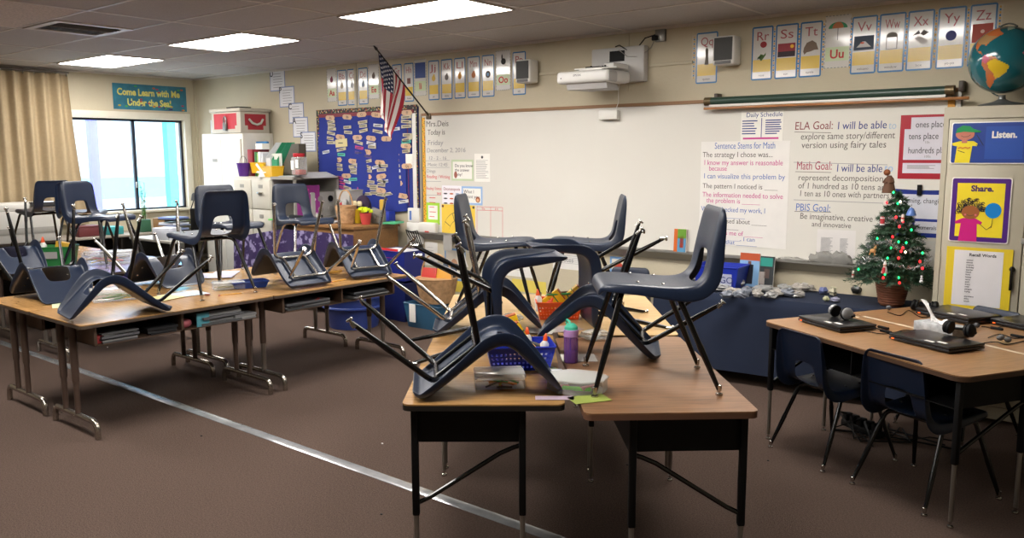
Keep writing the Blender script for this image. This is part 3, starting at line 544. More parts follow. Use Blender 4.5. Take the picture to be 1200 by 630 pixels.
for L_, u0, u1, kind, pc, wd in ABC:
    a = atY(u0, 100 if u0 > 800 else 100, -.003).x; b = atY(u1, 100, -.003).x; v_ = kind == 'v'
    a = atY(u0, 60, -.003).x; b = atY(u1, 60, -.003).x
    hx = (b-a)/2; z1, z0 = (2.67, 2.265) if not v_ else (2.695, 2.32); hz = (z1-z0)/2; PM = c(pc)
    t = empty('alphabet_card', 'alphabet card with letters %s and a picture of %s on the board wall' % (L_, {'apple': 'an apple', 'elephant': 'an elephant', 'igloo': 'an igloo', 'octopus': 'an octopus', 'umbrella': 'an umbrella', 'sun': 'a sunset', 'queen': 'a queen'}.get(wd, 'a ' + wd)), 'alphabet card', ((a+b)/2, -.001, (z0+z1)/2), 0, 'alphabet cards along the wall')
    q = hx*2
    if not v_:
        MB().prism(rrect(-hx, hx, -hz, hz, .012, 0) if False else [(x, 0, z) for x, z, _ in rrect(-hx, hx, -hz, hz, .014, 0)], (0, -.0012, 0)).build('border', CB, t, smooth=False)
        plate(t, -hx+.011, hx-.011, -hz+.012, hz-.012, -.0012, CW, 'card'); plate(t, -hx+.013, hx-.013, -hz+.062, -hz+.155, -.0024, CY, 'yellow_panel', .0006)
        text(L_, .095, RL, (0, -.0026, hz-.105), t, width=q*.56 if q > .09 else None, align='CENTER', name='letters'); text(wd, .026, INK, (0, -.0026, -hz+.028), t, align='CENTER', name='word'); z = .015
    else:
        plate(t, -hx, hx, -hz, hz, 0, CW, 'card'); plate(t, -hx+.008, hx-.008, -hz+.05, -hz+.15, -.0012, c('#b7c49a', .3), 'green_panel', .0006); text(L_, .088, c('#b51f25'), (0, -.002, -hz+.07), t, align='CENTER', name='letters', off=.002); z = .055
        m = MB()
        for k in range(int(2*hz/.03)): m.b2(-hx, -hx+.004, -.0018, -.0012, -hz+k*.03, -hz+k*.03+.018); m.b2(hx-.004, hx, -.0018, -.0012, -hz+k*.03, -hz+k*.03+.018)
        for k in range(int(2*hx/.025)): m.b2(-hx+k*.025, -hx+k*.025+.014, -.0018, -.0012, hz-.004, hz); m.b2(-hx+k*.025, -hx+k*.025+.014, -.0018, -.0012, -hz, -hz+.004)
        m.build('dashed_border', c('#59707e'), t, smooth=False)
    y = -.0026
    if wd == 'rose': pol(t, el(.01, z+.05, .026, .024), y, PM, 'picture_flower'); pol(t, [(-.04, z-.06), (-.01, z-.02), (.015, z-.03), (.03, z-.01), (.03, z-.03), (-.005, z-.075), (-.03, z-.04)], y, c('#4a6a2c'), 'picture_leaf')
    elif wd == 'sun': plate(t, -hx+.02, hx-.02, z-.055, z+.045, y, PM, 'picture', .0005); plate(t, -hx+.02, hx-.02, z-.055, z-.015, y-.0006, c('#2c1a24'), 'picture_sea', .0005); pol(t, el(hx-.045, z+.02, .014), y-.001, c('#f2b62c'), 'picture_sun')
    elif wd == 'turtle': pol(t, [(-.055, z-.03), (-.05, z), (-.03, z+.035), (.01, z+.05), (.04, z+.03), (.058, z-.02), (.03, z-.02), (0, z-.03), (-.03, z-.035), (-.045, z-.05)], y, PM, 'picture')
    elif wd == 'umbrella': pol(t, [(.068*math.cos(PI*i/12), z+.04+.045*math.sin(PI*i/12)) for i in range(13)], y, PM, 'picture'); pol(t, [(.04*math.cos(PI*i/12), z+.04+.045*math.sin(PI*i/12)) for i in range(13)], y-.0006, c('#b06a3c'), 'picture_stripe'); plate(t, -.002, .002, z-.045, z+.04, y, INK, 'picture_handle', .0005)
    elif wd == 'volcano': plate(t, -hx+.02, hx-.02, z-.05, z+.05, y, PM, 'picture', .0005); pol(t, [(-.05, z-.03), (-.01, z+.01), (.01, z+.01), (.05, z-.03)], y-.0006, c('#c9c6c4'), 'picture_slope'); pol(t, el(-.01, z, .014, .006), y-.0012, c('#d8562c'), 'picture_lava')
    elif wd == 'window': pol(t, [(-.038, z-.06), (.038, z-.06), (.038, z+.03)] + [(.038*math.cos(PI*i/10), z+.03+.028*math.sin(PI*i/10)) for i in range(11)] + [(-.038, z+.03)], y, PM, 'picture'); plate(t, -.032, .032, z-.055, z+.022, y-.0006, CW, 'picture_glass', .0005)
    elif wd == 'box': pol(t, [(-.05, z+.02), (-.01, z+.055), (.0, z+.03), (.02, z+.055), (.055, z+.035), (.02, z+.015), (.0, z+.03)], y, PM, 'picture'); pol(t, [(-.04, z-.0), (.03, z-.05), (.05, z-.02), (-.01, z+.02)], y, c('#c8c4c0'), 'picture_side')
    elif wd == 'yo-yo': pol(t, el(0, z, .034), y, PM, 'picture')
    elif wd == 'zipper': plate(t, -hx+.02, hx-.02, z-.06, z+.06, y, PM, 'picture', .0005); pol(t, el(0, z+.01, .012), y-.0006, c('#e0b8a8'), 'picture_pull')
    elif wd == 'queen': pol(t, [(-.018, z-.07), (.018, z-.07), (.012, z), (.012, z+.05), (0, z+.065), (-.012, z+.05), (-.008, z)], y, PM, 'picture')
    elif wd == 'igloo': plate(t, -hx+.012, hx-.012, z-.06, z+.1, y+.001, PM, 'picture', .0008)
    elif wd == 'nest': pol(t, el(0, z, .032, .034), y, PM, 'picture'); pol(t, el(0, z, .016, .018), y-.0006, c('#7fa8c8'), 'picture_eggs')
    elif wd == 'octopus': pol(t, el(.005, z+.03, .03, .03), y, PM, 'picture'); pol(t, el(-.012, z+.07, .008, .03), y-.0006, PM, 'picture_arm')
    elif wd == 'house': plate(t, -.026, .026, z-.03, z+.03, y, PM, 'picture', .0005)
    else: pol(t, el(0, z+.005, min(.026, hx*.62), .03), y, PM, 'picture'); pol(t, el(.006, z+.035, .012, .012), y-.0006, PM, 'picture_head')
def dotted(x0, x1, z0=2.31, z1=2.655):
    m = MB(); m.b2(x0, x1, -.0008, -.0002, z0, z1, mi=0)
    k = 0; z = z0
    while z < z1-.014: m.b2((x0+x1)/2-.005, (x0+x1)/2+.005, -.0014, -.0008, z, z+.013, mi=1+k % 2); z += .018; k += 1
    tag(m.build('dotted_border', [c('#c3bdaf'), c('#c99a3c'), c('#3f74a8')], smooth=False), 'blue and orange dotted border strip between two alphabet cards', 'border', 'dotted strips between the alphabet cards')
for i in range(17, 25):
    a = atY(ABC[i][2], 60, -.001).x; b = atY(ABC[i+1][1], 60, -.001).x; dotted(a-.004, b+.004)
dotted(atY(1166, 60).x, atY(1170, 60).x+.01); dotted(atY(811, 60).x, atY(816, 60).x)
# five stepped white sheets
for k, (u, v, ch_) in enumerate(((316, 83, 'U'), (327, 102, 'P'), (338, 121, 'C'), (343, 137.5, 'A'), (352, 154.5, 'S'))):
    t, hx, hz = sheet('white lettered sheet starting with a big %s, number %s down the diagonal row' % (ch_, ('one', 'two', 'three', 'four', 'five')[k]), u, v, u+18.5, v+23, y=-.001-.0016*k, m=c('#7a8cb8'), group='stepped white sheets', name='lettered_sheet')
    plate(t, -hx+.012, hx-.012, -hz+.012, hz-.012, -.0012, c('#d8d8dc'), 'page'); text(ch_, .1, INK, (-hx, -.003, hz-.075), t, name='initial', off=.002)
    lines(t, -hx+.07, hx-.03, -hz+.03, hz-.03, 6, -.0024, PRINT, th=.006, seed=k)
# bulletin board ------------------------------------------------------
t = empty('bulletin_board', 'blue fabric bulletin board with patterned border beside the whiteboard', 'bulletin board', (3.535, 0, 1.65))
MB().b2(-.85, .85, -.021, -.003, -.56, .56).build('blue_fabric', mat('royal_blue_paper', '#1b2c78', .8, var=.06), t, smooth=False)
MB().grid(lambda u, v: (-.83+1.5*u, -.024-.012*math.sin(v*PI)*math.sin(u*9)**2-.01*(1-v), -.58+.02*u+1.12*v-.03*math.sin(u*PI)), 24, 12).build('cloth_sheet', mat('royal_blue_cloth', '#1e2f84', .85), t, recalc=False)
BR = MB(); r_ = random.Random(9)
def strip(x0, x1, z0, z1):
    BR.b2(x0, x1, -.026, -.02, z0, z1, mi=0)
    for k in range(int(max(x1-x0, z1-z0)/.010)):
        x = r_.uniform(x0+.004, x1-.008); z = r_.uniform(z0+.004, z1-.008); BR.b2(x, x+.010, -.0266, -.026, z, z+.012, mi=1+k % 4)
strip(-.85, .85, .53, .58); strip(-.85, -.80, -.56, .53); strip(.80, .85, -.56, .53)
BR.build('patterned_border', [c('#2a1c1c'), c('#c8b8a0'), c('#a83434'), c('#4a7a4a'), c('#c89a3c')], t, smooth=False)
MB().b2(-.80, .80, -.032, -.026, .49, .53).build('red_edging', c('#7a1c2e'), t, smooth=False)
MB().b2(.70, .705, -.03, -.026, -.5, .5).build('red_edging', c('#7a1c2e'), t, smooth=False)
# tan letter tags and word strips on the board
TAG = c('#c6a384'); WS = c('#b9b098'); LET = [ch_ for ch_ in 'ABCDEFGHIJKLMNOPQRSTUVWXYZ']
TG = [(387, 138), (407, 137), (424, 134), (441, 134.5), (460, 134.5), (477, 132), (399, 160.5), (419, 161), (435, 162), (453, 162.5), (476, 171), (429.5, 178), (462, 181), (395.5, 187.5), (414, 189), (445.5, 190.5), (477, 194.5), (386.5, 206), (406, 206), (430, 207), (447, 206.5), (466, 214), (388.5, 225.5), (414, 225), (446.5, 223), (472, 229.5)]
YT = -.036
def small(label, name, cat, u, v, wd, ht, m, group, rot=0, y=YT, shape='r', txt=None):
    p = atY(u, v, y); t = empty(name, label, cat, p, 0, group)
    pts = [(-wd/2, -ht/2), (wd/2, -ht/2), (wd/2, ht/2), (-wd/2, ht/2)] if shape == 'r' else [(-wd/2, -ht*.25), (-wd*.35, -ht/2), (wd*.35, -ht/2), (wd/2, 0), (wd*.35, ht/2), (-wd*.35, ht/2), (-wd/2, ht*.25)]
    cr_, sr = math.cos(rot), math.sin(rot); pts = [(x*cr_-z*sr, x*sr+z*cr_) for x, z in pts]
    o = pol(t, pts, 0, m, 'card')
    if txt: text(txt, ht*.75, INK, (0, -.0014, -ht*.26), t, align='CENTER')
    return t
for L_, (u, v) in zip(LET, TG): small('tan rounded tag with the letters %s%s on the blue bulletin board' % (L_, L_.lower()), 'letter_tag', 'letter tag', u, v, .165, .055, TAG, 'letter tags on the bulletin board', rnd.uniform(-.12, .12), shape='o', txt=L_+L_.lower())
WSP = [(388, 143), (388.5, 147), (389, 151), (388, 156), (387, 162), (388, 167), (407, 149), (408, 155), (425, 143), (425.5, 147.5), (426, 153), (443, 147, 'w'), (442.5, 154), (459, 140), (460, 145), (464, 151, 'w'), (476, 137), (476, 142.5), (476, 148), (477.5, 158), (477, 163), (476, 166, 't'), (476, 177), (400, 167.5, 'y'), (400, 175), (400, 181, 't'), (420, 167), (421, 173, 'p'), (420, 179, 'v'), (435, 168, 'w'), (436, 172), (430, 183, 'v'), (463, 188, 'v'), (430, 189), (396, 193), (397, 198), (414, 194), (414.5, 198), (415, 202), (422, 194.5, 'w'), (430, 195), (431, 200), (441, 195.5, 'w'), (449, 194), (447, 199), (464, 195), (463.5, 201, 'w'), (464, 207), (398, 208, 'p'), (399.5, 213.5, 'p'), (400, 219, 'p'), (387, 212), (387, 216, 'w'), (407, 213, 'w'), (407, 220), (414, 210, 't'), (426, 212), (434, 213), (428, 217.5), (437, 218), (447, 212), (447, 216.5), (453.5, 212, 'w'), (423, 222, 'p'), (430, 227), (438, 221), (438, 226), (455, 227), (446, 228), (397, 225), (396, 229), (388, 232), (382, 178, 'w'), (381, 231, 'w'), (473, 236, 'w')]
WC = {'w': ('white', c('#c9cbd2')), 't': ('turquoise', c('#4fb5a5')), 'p': ('pink', c('#b23a7c')), 'v': ('purple', c('#4a3a86')), 'y': ('pale yellow', c('#cfc391')), '': ('tan', WS)}
for k, a in enumerate(WSP):
    cl = a[2] if len(a) > 2 else ''; wd = .105 if cl != 'y' else .21; ht = .034 if cl != 'y' else .09
    t = small('small %s word strip pinned among the letter tags on the blue board' % WC[cl][0], 'word_strip', 'word strip', a[0], a[1], rnd.uniform(.12, .165) if cl != 'y' else wd, ht, WC[cl][1], WC[cl][0] + ' word strips on the bulletin board', rnd.uniform(-.22, .22), y=YT-.0012)
    lines(t, -.055, .06, -.008, .008, 1, -.0012, INK, th=.010, seed=k, name='printed_word')
# white conduit and switch boxes between the boards
t = empty('wall_conduit', 'white wall conduit with two boxes between bulletin board and whiteboard', 'conduit', (4.335, 0, 0))
MB().b2(-.03, .03, -.03, 0, 1.13, 2.14, bev=.004).build('channel', WPL, t); MB().b2(-.09, .09, -.06, 0, .98, 1.13, bev=.008).build('upper_box', WPL, t); MB().b2(-.10, .10, -.07, 0, .74, .975, bev=.008).build('lower_box', WPL, t); MB().b2(-.06, -.03, -.0615, -.06, 1.0, 1.1).build('label', MARK_B, t); MB().b2(-.13, -.02, -.033, -.03, 1.56, 1.71).build('paper_note', WHITE, t, smooth=False)
# wall raceway that feeds speakers and projector
for i, (u0, u1) in enumerate(((632, 700), (762, 812))):
    a, b = atY(u0, 86, 0), atY(u1, 86, 0); tag(MB().b2(a.x, b.x, -.018, 0, 2.43, 2.455, bev=.004).build('cable_raceway', mat('raceway_paint', '#bfb69e', .6)), ('thin cable raceway running from the left wall speaker to the projector mount', 'thin cable raceway running from the projector mount to the right speaker')[i], 'raceway')
# speakers
for u0, u1, v0, v1, lab in ((605, 631, 68, 99, 'grey and white wall speaker covering the Pp card left of the projector'), (839, 866, 43, 80, 'grey and white wall speaker covering part of the Qq card')):
    a = atY(u0, v0, -.18); b = atY(u1, v1, -.02); cx = atY((u0+u1)/2-2, (v0+v1)/2, -.12).x; z0, z1 = (2.36, 2.57) if u0 < 700 else (2.385, 2.605)
    t = empty('wall_speaker', lab, 'speaker', (cx, 0, (z0+z1)/2), 0, 'speakers on the board wall'); hw = .085 if u0 < 700 else .088; hh = (z1-z0)/2
    MB().b2(-hw, hw, -.17, -.03, -hh, hh, bev=.018, seg=3).build('housing', WPL, t); MB().b2(-hw+.012, hw-.012, -.174, -.165, -hh+.035, hh-.012, bev=.003).build('grille', mat('speaker_cloth', '#4b4c4c', .85), t); MB().b2(-hw+.02, hw-.02, -.173, -.165, -hh+.008, -hh+.032, bev=.003).build('control_strip', mat('mid_grey_plastic', '#6a6a6a', .5), t); MB().b2(-.03, .03, -.03, 0, -.05, .05, bev=.004).build('bracket', WPL, t)
# projector
t = empty('projector', 'white short-throw projector hanging on an arm over the whiteboard', 'projector', (6.86, -.36, 2.335)) 
MB().box(-.02, 0, 0, .52, .36, .10, bev=.03, seg=3).build('body', mat('projector_white', '#cfcdc9', .4), t)
MB().prism([(-.20, -.14, -.05), (.20, -.14, -.05), (.14, .13, -.05), (-.14, .13, -.05)], (0, .02, -.05)).build('lens_hood', mat('projector_grey', '#aaa8a6', .45), t)
MB().b2(-.285, -.28, -.12, .12, -.03, .03).build('side_panel', GREYP, t, smooth=False)
MB().box(.235, -.10, -.005, .03, .13, .085, bev=.02).build('focus_cover', mat('projector_grey', '#aaa8a6'), t)
text('EPSON', .025, INK, (-.10, -.1815, .005), t); MB().b2(-.23, -.22, -.1815, -.18, -.01, .0).build('indicator', INK, t, smooth=False)
m = MB(); m.box(.02, .05, .075, .40, .20, .012, rz=.1, bev=.004); m.box(-.02, .02, .064, .22, .15, .018, rz=.1, bev=.004); m.build('mount_plate', WPL, t)
m = MB()
for x, y in ((-.05, 0), (.04, .04), (.0, .1), (.09, 0)): m.tube([(x, y, .05), (x+.01, y, .10)], .008, 6)
m.tube([(-.1, 0, .09), (0, .05, .095), (.1, .02, .085), (.15, .12, .08)], .006, 6); m.build('mount_hardware', MATTE, t)
MB().b2(-.08, -.05, .04, .07, .08, .10, bev=.004).build('blue_knob', c('#3f8fd0'), t)
MB().box(.10, .22, .095, .10, .34, .05, bev=.006).build('arm', WPL, t)
MB().box(.10, .22, .122, .07, .30, .004).build('arm_slot', MATTE, t)
t2 = empty('projector_wall_mount', 'light grey box plate on the wall that carries the projector arm', 'bracket', (6.92, 0, 2.45))
MB().b2(-.29, .24, -.075, 0, -.14, .16, bev=.012).build('cover', mat('mount_white', '#bdbbb8', .45), t2); MB().b2(-.1, .05, -.078, -.07, .04, .13).build('opening', MATTE, t2, smooth=False)
a = atY(775, 40, 0)
t = empty('power_outlet', 'metal wall outlet high on the wall with black plug and cords', 'outlet', (7.28, 0, 2.685))
MB().b2(-.045, .05, -.03, 0, -.055, .045, bev=.003).build('cover_plate', mat('outlet_steel', '#8a8884', .35, .7), t); MB().b2(-.06, -.015, -.06, -.03, -.045, -.005, bev=.004).build('plug', MATTE, t)
MB().tube([(-.03, -.05, .0), (-.12, -.06, -.02), (-.2, -.06, -.10), (-.28, -.07, -.11), (-.36, -.08, -.06), (-.40, -.08, -.07)], .005, 6).build('cord', MATTE, t); MB().tube([(-.04, -.05, -.05), (-.06, -.06, -.10), (-.16, -.07, -.17), (-.28, -.08, -.16), (-.36, -.09, -.1)], .0035, 6).build('cord', GREYP, t)
t = empty('sensor_box', 'small white sensor box with a thin wire at the top of the whiteboard', 'sensor', (6.81, -.03, 2.045)); MB().b2(-.10, .09, -.045, 0, -.045, .035, bev=.006).build('housing', WPL, t); MB().tube([(.06, -.02, .03), (.09, -.02, .10), (.075, -.0, .2), (.08, .02, .3)], .003, 6).build('wire', WPL, t)
# flag
P0, P1 = Vector((4.56, -.02, 2.10)), Vector((4.56, -.76, 2.745))
t = empty('flag', 'American flag drooping from a dark pole fixed at the whiteboard corner', 'flag', (4.56, -.02, 2.10)); iv = Matrix.Translation(-P0)
MB().tube([(0, 0, 0), tuple((P1-P0)*.96)], .008, 10).build('pole', mat('dark_pole', '#1b1714', .35), t)
MB().lathe([(.011, 0), (.016, .01), (.004, .06), (.001, .065)], 10, tuple((P1-P0)*.955), M=Vector((0, 0, 1)).rotation_difference(P1-P0).to_matrix()).build('finial', mat('dark_pole', '#1b1714'), t)
m = MB(); m.b2(-.03, .03, -.02, .02, -.03, .03, bev=.005); m.tube([(0, 0, 0), tuple((P1-P0)*.06)], .014, 10); m.build('bracket', mat('bracket_bronze', '#5c5040', .4, .6), t)
def flagp(s, f):
    h = (P1-P0) * (.93 - .47*s); L_ = .57 * f
    drop = L_ * (1 - .04*s); pull = f * (1-math.exp(-2.2*f))
    yb = h.y*(1-.0*pull) + (-.66 - h.y) * .72 * min(1, pull*1.25)
    x = .03*math.sin(s*13 + f*2) * min(1, f*3) + .012*math.sin(s*27) * f
    return Vector((x, yb, h.z - drop))
NS, NF = 52, 60
m = MB(); n0 = 0
V = [[m.bm.verts.new(flagp(i/NS, j/NF)) for j in range(NF+1)] for i in range(NS+1)]
for i in range(NS):
    for j in range(NF):
        f = m.bm.faces.new((V[i][j], V[i+1][j], V[i+1][j+1], V[i][j+1])); s = (i+.5)/NS; q = (j+.5)/NF
        f.material_index = 2 if (s < 7/13 and q < .44) else int(s*13) % 2
fl = m.build('banner', [c('#9c1f30', .8), c('#cfcac4', .8), c('#1b2444', .8)], t, recalc=False)
m = MB()
for a in range(9):
    for b in range(11):
        if (a+b) % 2: continue
        s, q = (a+.7)/9.4*.53, (b+.7)/11.4*.43; p = flagp(s, q); e1 = (flagp(s+.01, q)-p).normalized(); e2 = (flagp(s, q+.01)-p).normalized(); n = e1.cross(e2)
        for sg in (.0012, -.0012): m.prism([p + n*sg + (e1*math.cos(k*PI/5) + e2*math.sin(k*PI/5)) * (.013 if k % 2 == 0 else .006) for k in range(10)], n*sg*.3)
m.build('stars', c('#d8d8dc', .8), t, smooth=False)['kind'] = 'stuff'
# under-the-sea banner on the window wall
a, b = atX(131, 97), atX(219, 131)
t = empty('banner', 'blue sea-themed banner reading Come Learn with Me Under the Sea', 'banner', (.002, (a.y+b.y)/2, 2.465)); hw = (b.y-a.y)/2
MB().b2(0, .002, -hw, hw, -.165, .165).build('card', mat('sea_blue', '#2f7186', .4, var=.25, vscale=7), t, smooth=False)
for s, z in (('Come Learn with Me', .02), ('Under the Sea!', -.11)): text(s, .12, c('#d9cf6a'), (.0026, -.02, z), t, rot=(PI/2, 0, PI/2), width=.86 if z > 0 else .6, align='CENTER', off=.004)
r_ = random.Random(5)
for k in range(26): 
    y, z = r_.uniform(-hw+.03, hw-.03), r_.choice((-1, 1))*r_.uniform(.11, .15) if k % 2 else r_.uniform(-.15, .15)
    MB().ball((.002, y, z), .016, 8, sc=(.12, 1.3, .7)).build('fish', c(('#c8582c', '#3a2a6a', '#4aa04a', '#c8a02c', '#a83a5a')[k % 5]), t)
# posters on the wall below the tray
UW = [(498, 283, 513, 312, '#d8d5cf', 'white worksheet taped under the marker tray, first from the left'), (521, 290, 546, 330, '#6d97c6', 'blue-edged hand picture chart below the left end of the tray'), (557, 289, 585, 330, '#d7d2c6', 'white chart paper with faint pencil notes below the tray'), (586, 292, 625, 326, '#dcdad6', 'white drawing paper below the tray near the orange basket'), (600, 326, 640, 345, '#d6c25a', 'yellow bottom half of a long chart below the tray'), (648, 292, 690, 318, '#d8d6d2', 'white paper with a numeral six note behind the tipped chair'), (715, 300, 738, 330, '#6d97c6', 'blue-bordered picture chart behind the bunch of black chair legs'), (521, 327, 546, 343, '#d9bc4a', 'yellow strip below the hand picture chart')]
for k, (u0, v0, u1, v1, hc, lab) in enumerate(UW):
    t, hx, hz = sheet(lab, u0, v0, u1, v1, y=-.002, m=c(hc), name='wall_chart', cat='chart')
    if hc == '#6d97c6': plate(t, -hx+.02, hx-.02, -hz+.02, hz-.02, -.0012, c('#cfc8ba'), 'panel'); pol(t, el(-.01, -.01, .05, .07), -.0026, c('#b98a6c' if k == 1 else '#b03a2c'), 'picture')
    elif hc[1] == 'd' and k != 4 and k != 7: lines(t, -hx+.03, hx-.03, -hz+.05, hz-.04, 5, -.0014, PRINT, th=.003, seed=k)
    if k == 5: text('6 notes', .07, PRINT, (-hx+.03, -.0016, -.02), t)
# ---------------------------------------------------------------- right side: storage cabinet, globe, cloth table, tree
cx0 = 9.575; cxw = .97; ch_ = 1.985; cyf = -.46
t = empty('storage_cabinet', 'tall putty metal storage cabinet at the right with posters on its doors', 'cabinet', (cx0+cxw/2, cyf/2-.01, 0))
hw = cxw/2; hd = .225
m = MB(); m.b2(-hw, hw, -hd+.02, hd, .02, ch_, bev=.004); m.b2(-hw, -hw+.03, -hd, -hd+.0199, .10, ch_-.075); m.b2(hw-.03, hw, -hd, -hd+.0199, .10, ch_-.075); m.b2(-hw, hw, -hd, -hd+.0199, ch_-.075, ch_-.001); m.b2(-hw, hw, -hd, -hd+.0199, .021, .10); m.build('body', PUTTY, t)
for s in (-1, 1):
    d = MB().b2(min(s*.003, s*(hw-.034)), max(s*.003, s*(hw-.034)), -hd-.004, -hd+.015, .104, ch_-.08, bev=.003).build('door', PUTTY, t)
    for z in (.5, 1.0, 1.6): MB().tube([(s*(hw-.032), -hd-.006, z-.04), (s*(hw-.032), -hd-.006, z+.04)], .005, 8).build('hinge', PUTTY, d)
    if s < 0:
        m = MB(); m.lathe([(.016, 0), (.018, .006), (.012, .018)], 12, (-.045, -hd-.004, .985), M=Matrix.Rotation(PI/2, 3, 'X')); m.box(-.045, -hd-.024, .93, .018, .012, .15, bev=.005); m.build('handle', mat('dark_chrome', '#3c3a38', .25, .9), d)
        MB().b2(-.012, .03, -hd-.012, -hd-.004, 1.145, 1.18, bev=.003).build('latch', GREYP, d)
CF = cyf - .01 - .004 - .0015      # door face
def poster(label, u0, v0, u1, v1, name='poster'):
    cx, cz, hx, hz = at_box(u0, v0, u1, v1, CF); return empty(name, label, 'poster', (cx, CF, cz)), hx, hz
def rr2(x0, x1, z0, z1, r=.012): return [(a, b) for a, b, _ in rrect(x0, x1, z0, z1, r, 0)]
SK = c('#b8705c'); WL_ = c('#e4e0da', .3)
t, hx, hz = poster('blue poster with a child in a green cap and the word Listen', 1116, 143.5, 1204, 192)
pol(t, rr2(-hx, hx, -hz, hz), 0, WL_, 'white_backing'); pol(t, rr2(-hx+.006, hx-.006, -hz+.006, hz-.006), -.001, c('#26408a', .3), 'blue_card'); plate(t, -.02, hx-.03, -hz+.03, hz-.03, -.002, c('#2c4f9e', .3), 'inner_panel', .0006)
text('Listen.', .056, WL_, (.012, -.0028, .03), t, name='lettering', off=.0022, width=.135)
hc = -hx+.082
pol(t, [(hc-.055, -hz+.006), (hc-.045, -.02), (hc-.07, -.015), (hc-.075, .0), (hc-.03, .012), (hc+.045, .012), (hc+.07, -.005), (hc+.065, -.02), (hc+.04, -.018), (hc+.03, -hz+.006)], -.0024, c('#e2cf2c', .3), 'yellow_shirt'); pol(t, [(hc-.02, .0), (hc+.01, .0), (hc+.01, .025), (hc-.02, .025)], -.0034, SK, 'neck')
pol(t, el(hc-.004, .055, .053, .038), -.0036, SK, 'face'); pol(t, [(hc-.056, .062), (hc-.05, .09), (hc-.02, .108), (hc+.02, .104), (hc+.042, .086), (hc+.085, .072), (hc+.08, .064), (hc+.03, .066), (hc-.01, .07)], -.0048, c('#1f8a4c', .3), 'green_cap')
for s_, col, z in ((0, '#c8542c', -.028), (1, '#c89a2c', -.034)): pol(t, [(hc-.04+k*.014, z+.004*(k % 2)) for k in range(6)] + [(hc-.04+k*.014, z-.005+.004*(k % 2)) for k in range(5, -1, -1)], -.0036, c(col), 'shirt_stripe')
m = MB(); m.tube([(hc+.06, -.005, .05), (hc+.10, -.005, -.015), (hc+.06, -.005, -.013)], .002, 5); m.tube([(hc-.04, -.005, -.045), (hc+.0, -.005, -.06)], .002, 5); m.tube([(hc-.025, -.006, .045), (hc-.01, -.006, .038), (hc+.012, -.006, .04), (hc+.028, -.006, .05)], .0014, 5); m.build('drawn_line', INK, t)
t, hx, hz = poster('purple and yellow poster with a girl holding a balloon and the word Share', 1116, 207.5, 1181, 286)
pol(t, rr2(-hx, hx, -hz, hz), 0, WL_, 'white_backing'); pol(t, rr2(-hx+.006, hx-.006, -hz+.006, hz-.006), -.001, c('#4c2378', .3), 'purple_card'); plate(t, -hx+.035, hx-.035, -hz+.035, hz-.035, -.002, c('#e6cf2e', .3), 'yellow_panel', .0006)
text('Share.', .05, c('#3c1c5c'), (-.055, -.0028, hz-.085), t, off=.002, width=.125)
r_ = random.Random(2); m = MB()
for k in range(120):
    a = r_.uniform(-.1, PI+.45); q = r_.uniform(.03, .07); x, z = -.045+q*1.25*math.cos(a), -.01+q*math.sin(a)+.01
    m.tube([(x+.008*math.cos(b), -.0036-.0004*(b > 3), z+.008*math.sin(b)) for b in (0, 1.2, 2.4, 3.6, 4.8)], .0016, 4)
m.build('curly_hair', c('#1c1418'), t)
pol(t, [(-.11, -hz+.006), (-.10, -.085), (-.13, -.09), (-.135, -.075), (-.09, -.052), (-.02, -.052), (.02, -.075), (.012, -.09), (-.01, -.085), (-.005, -hz+.006)], -.003, c('#c41f7a', .3), 'pink_shirt')
pol(t, el(-.05, -.015, .05, .043), -.0046, c('#9a5c34', .3), 'face')
for x in (-.078, -.02): pol(t, el(x, -.03, .006), -.0058, c('#d06a7a'), 'cheek')
pol(t, el(.075, .0, .045, .048), -.004, c('#1f7ec4', .2), 'blue_balloon'); m = MB(); m.tube([(.075, -.005, -.048), (.07, -.005, -.105)], .0015, 5); m.tube([(.005, -.005, -.085), (.045, -.005, -.12), (.07, -.005, -.098)], .0018, 5); m.tube([(-.07, -.006, -.03), (-.05, -.006, -.038), (-.03, -.006, -.03)], .0014, 5); m.build('drawn_line', INK, t)
t, hx, hz = poster('yellow poster frame with a typed list headed Recall Words on the cabinet', 1110, 288, 1181, 379)
plate(t, -hx, hx, -hz, hz, 0, c('#dbc02c', .4), 'yellow_card'); plate(t, -hx+.045, hx-.05, -hz+.09, hz-.02, -.0012, c('#d9d6d8'), 'page'); plate(t, -hx+.05, hx-.04, -hz, -hz+.07, -.0012, c('#d9d6d8'), 'page')
text('Recall Words', .026, INK, (-.055, -.003, hz-.055), t, width=.15, off=.0008)
for k, s in enumerate(('cannot', 'almost', 'crayons', 'birthday', 'quarter', 'beach', 'from', 'honey', 'carry', 'park', 'every', 'until', 'penguin', 'trying', '', 'anywhere', 'shiny', 'touch')):
    if s: text(s, .0135, INK, (-.068, -.003, hz-.085-.0155*k), t, name='word', off=.0003)
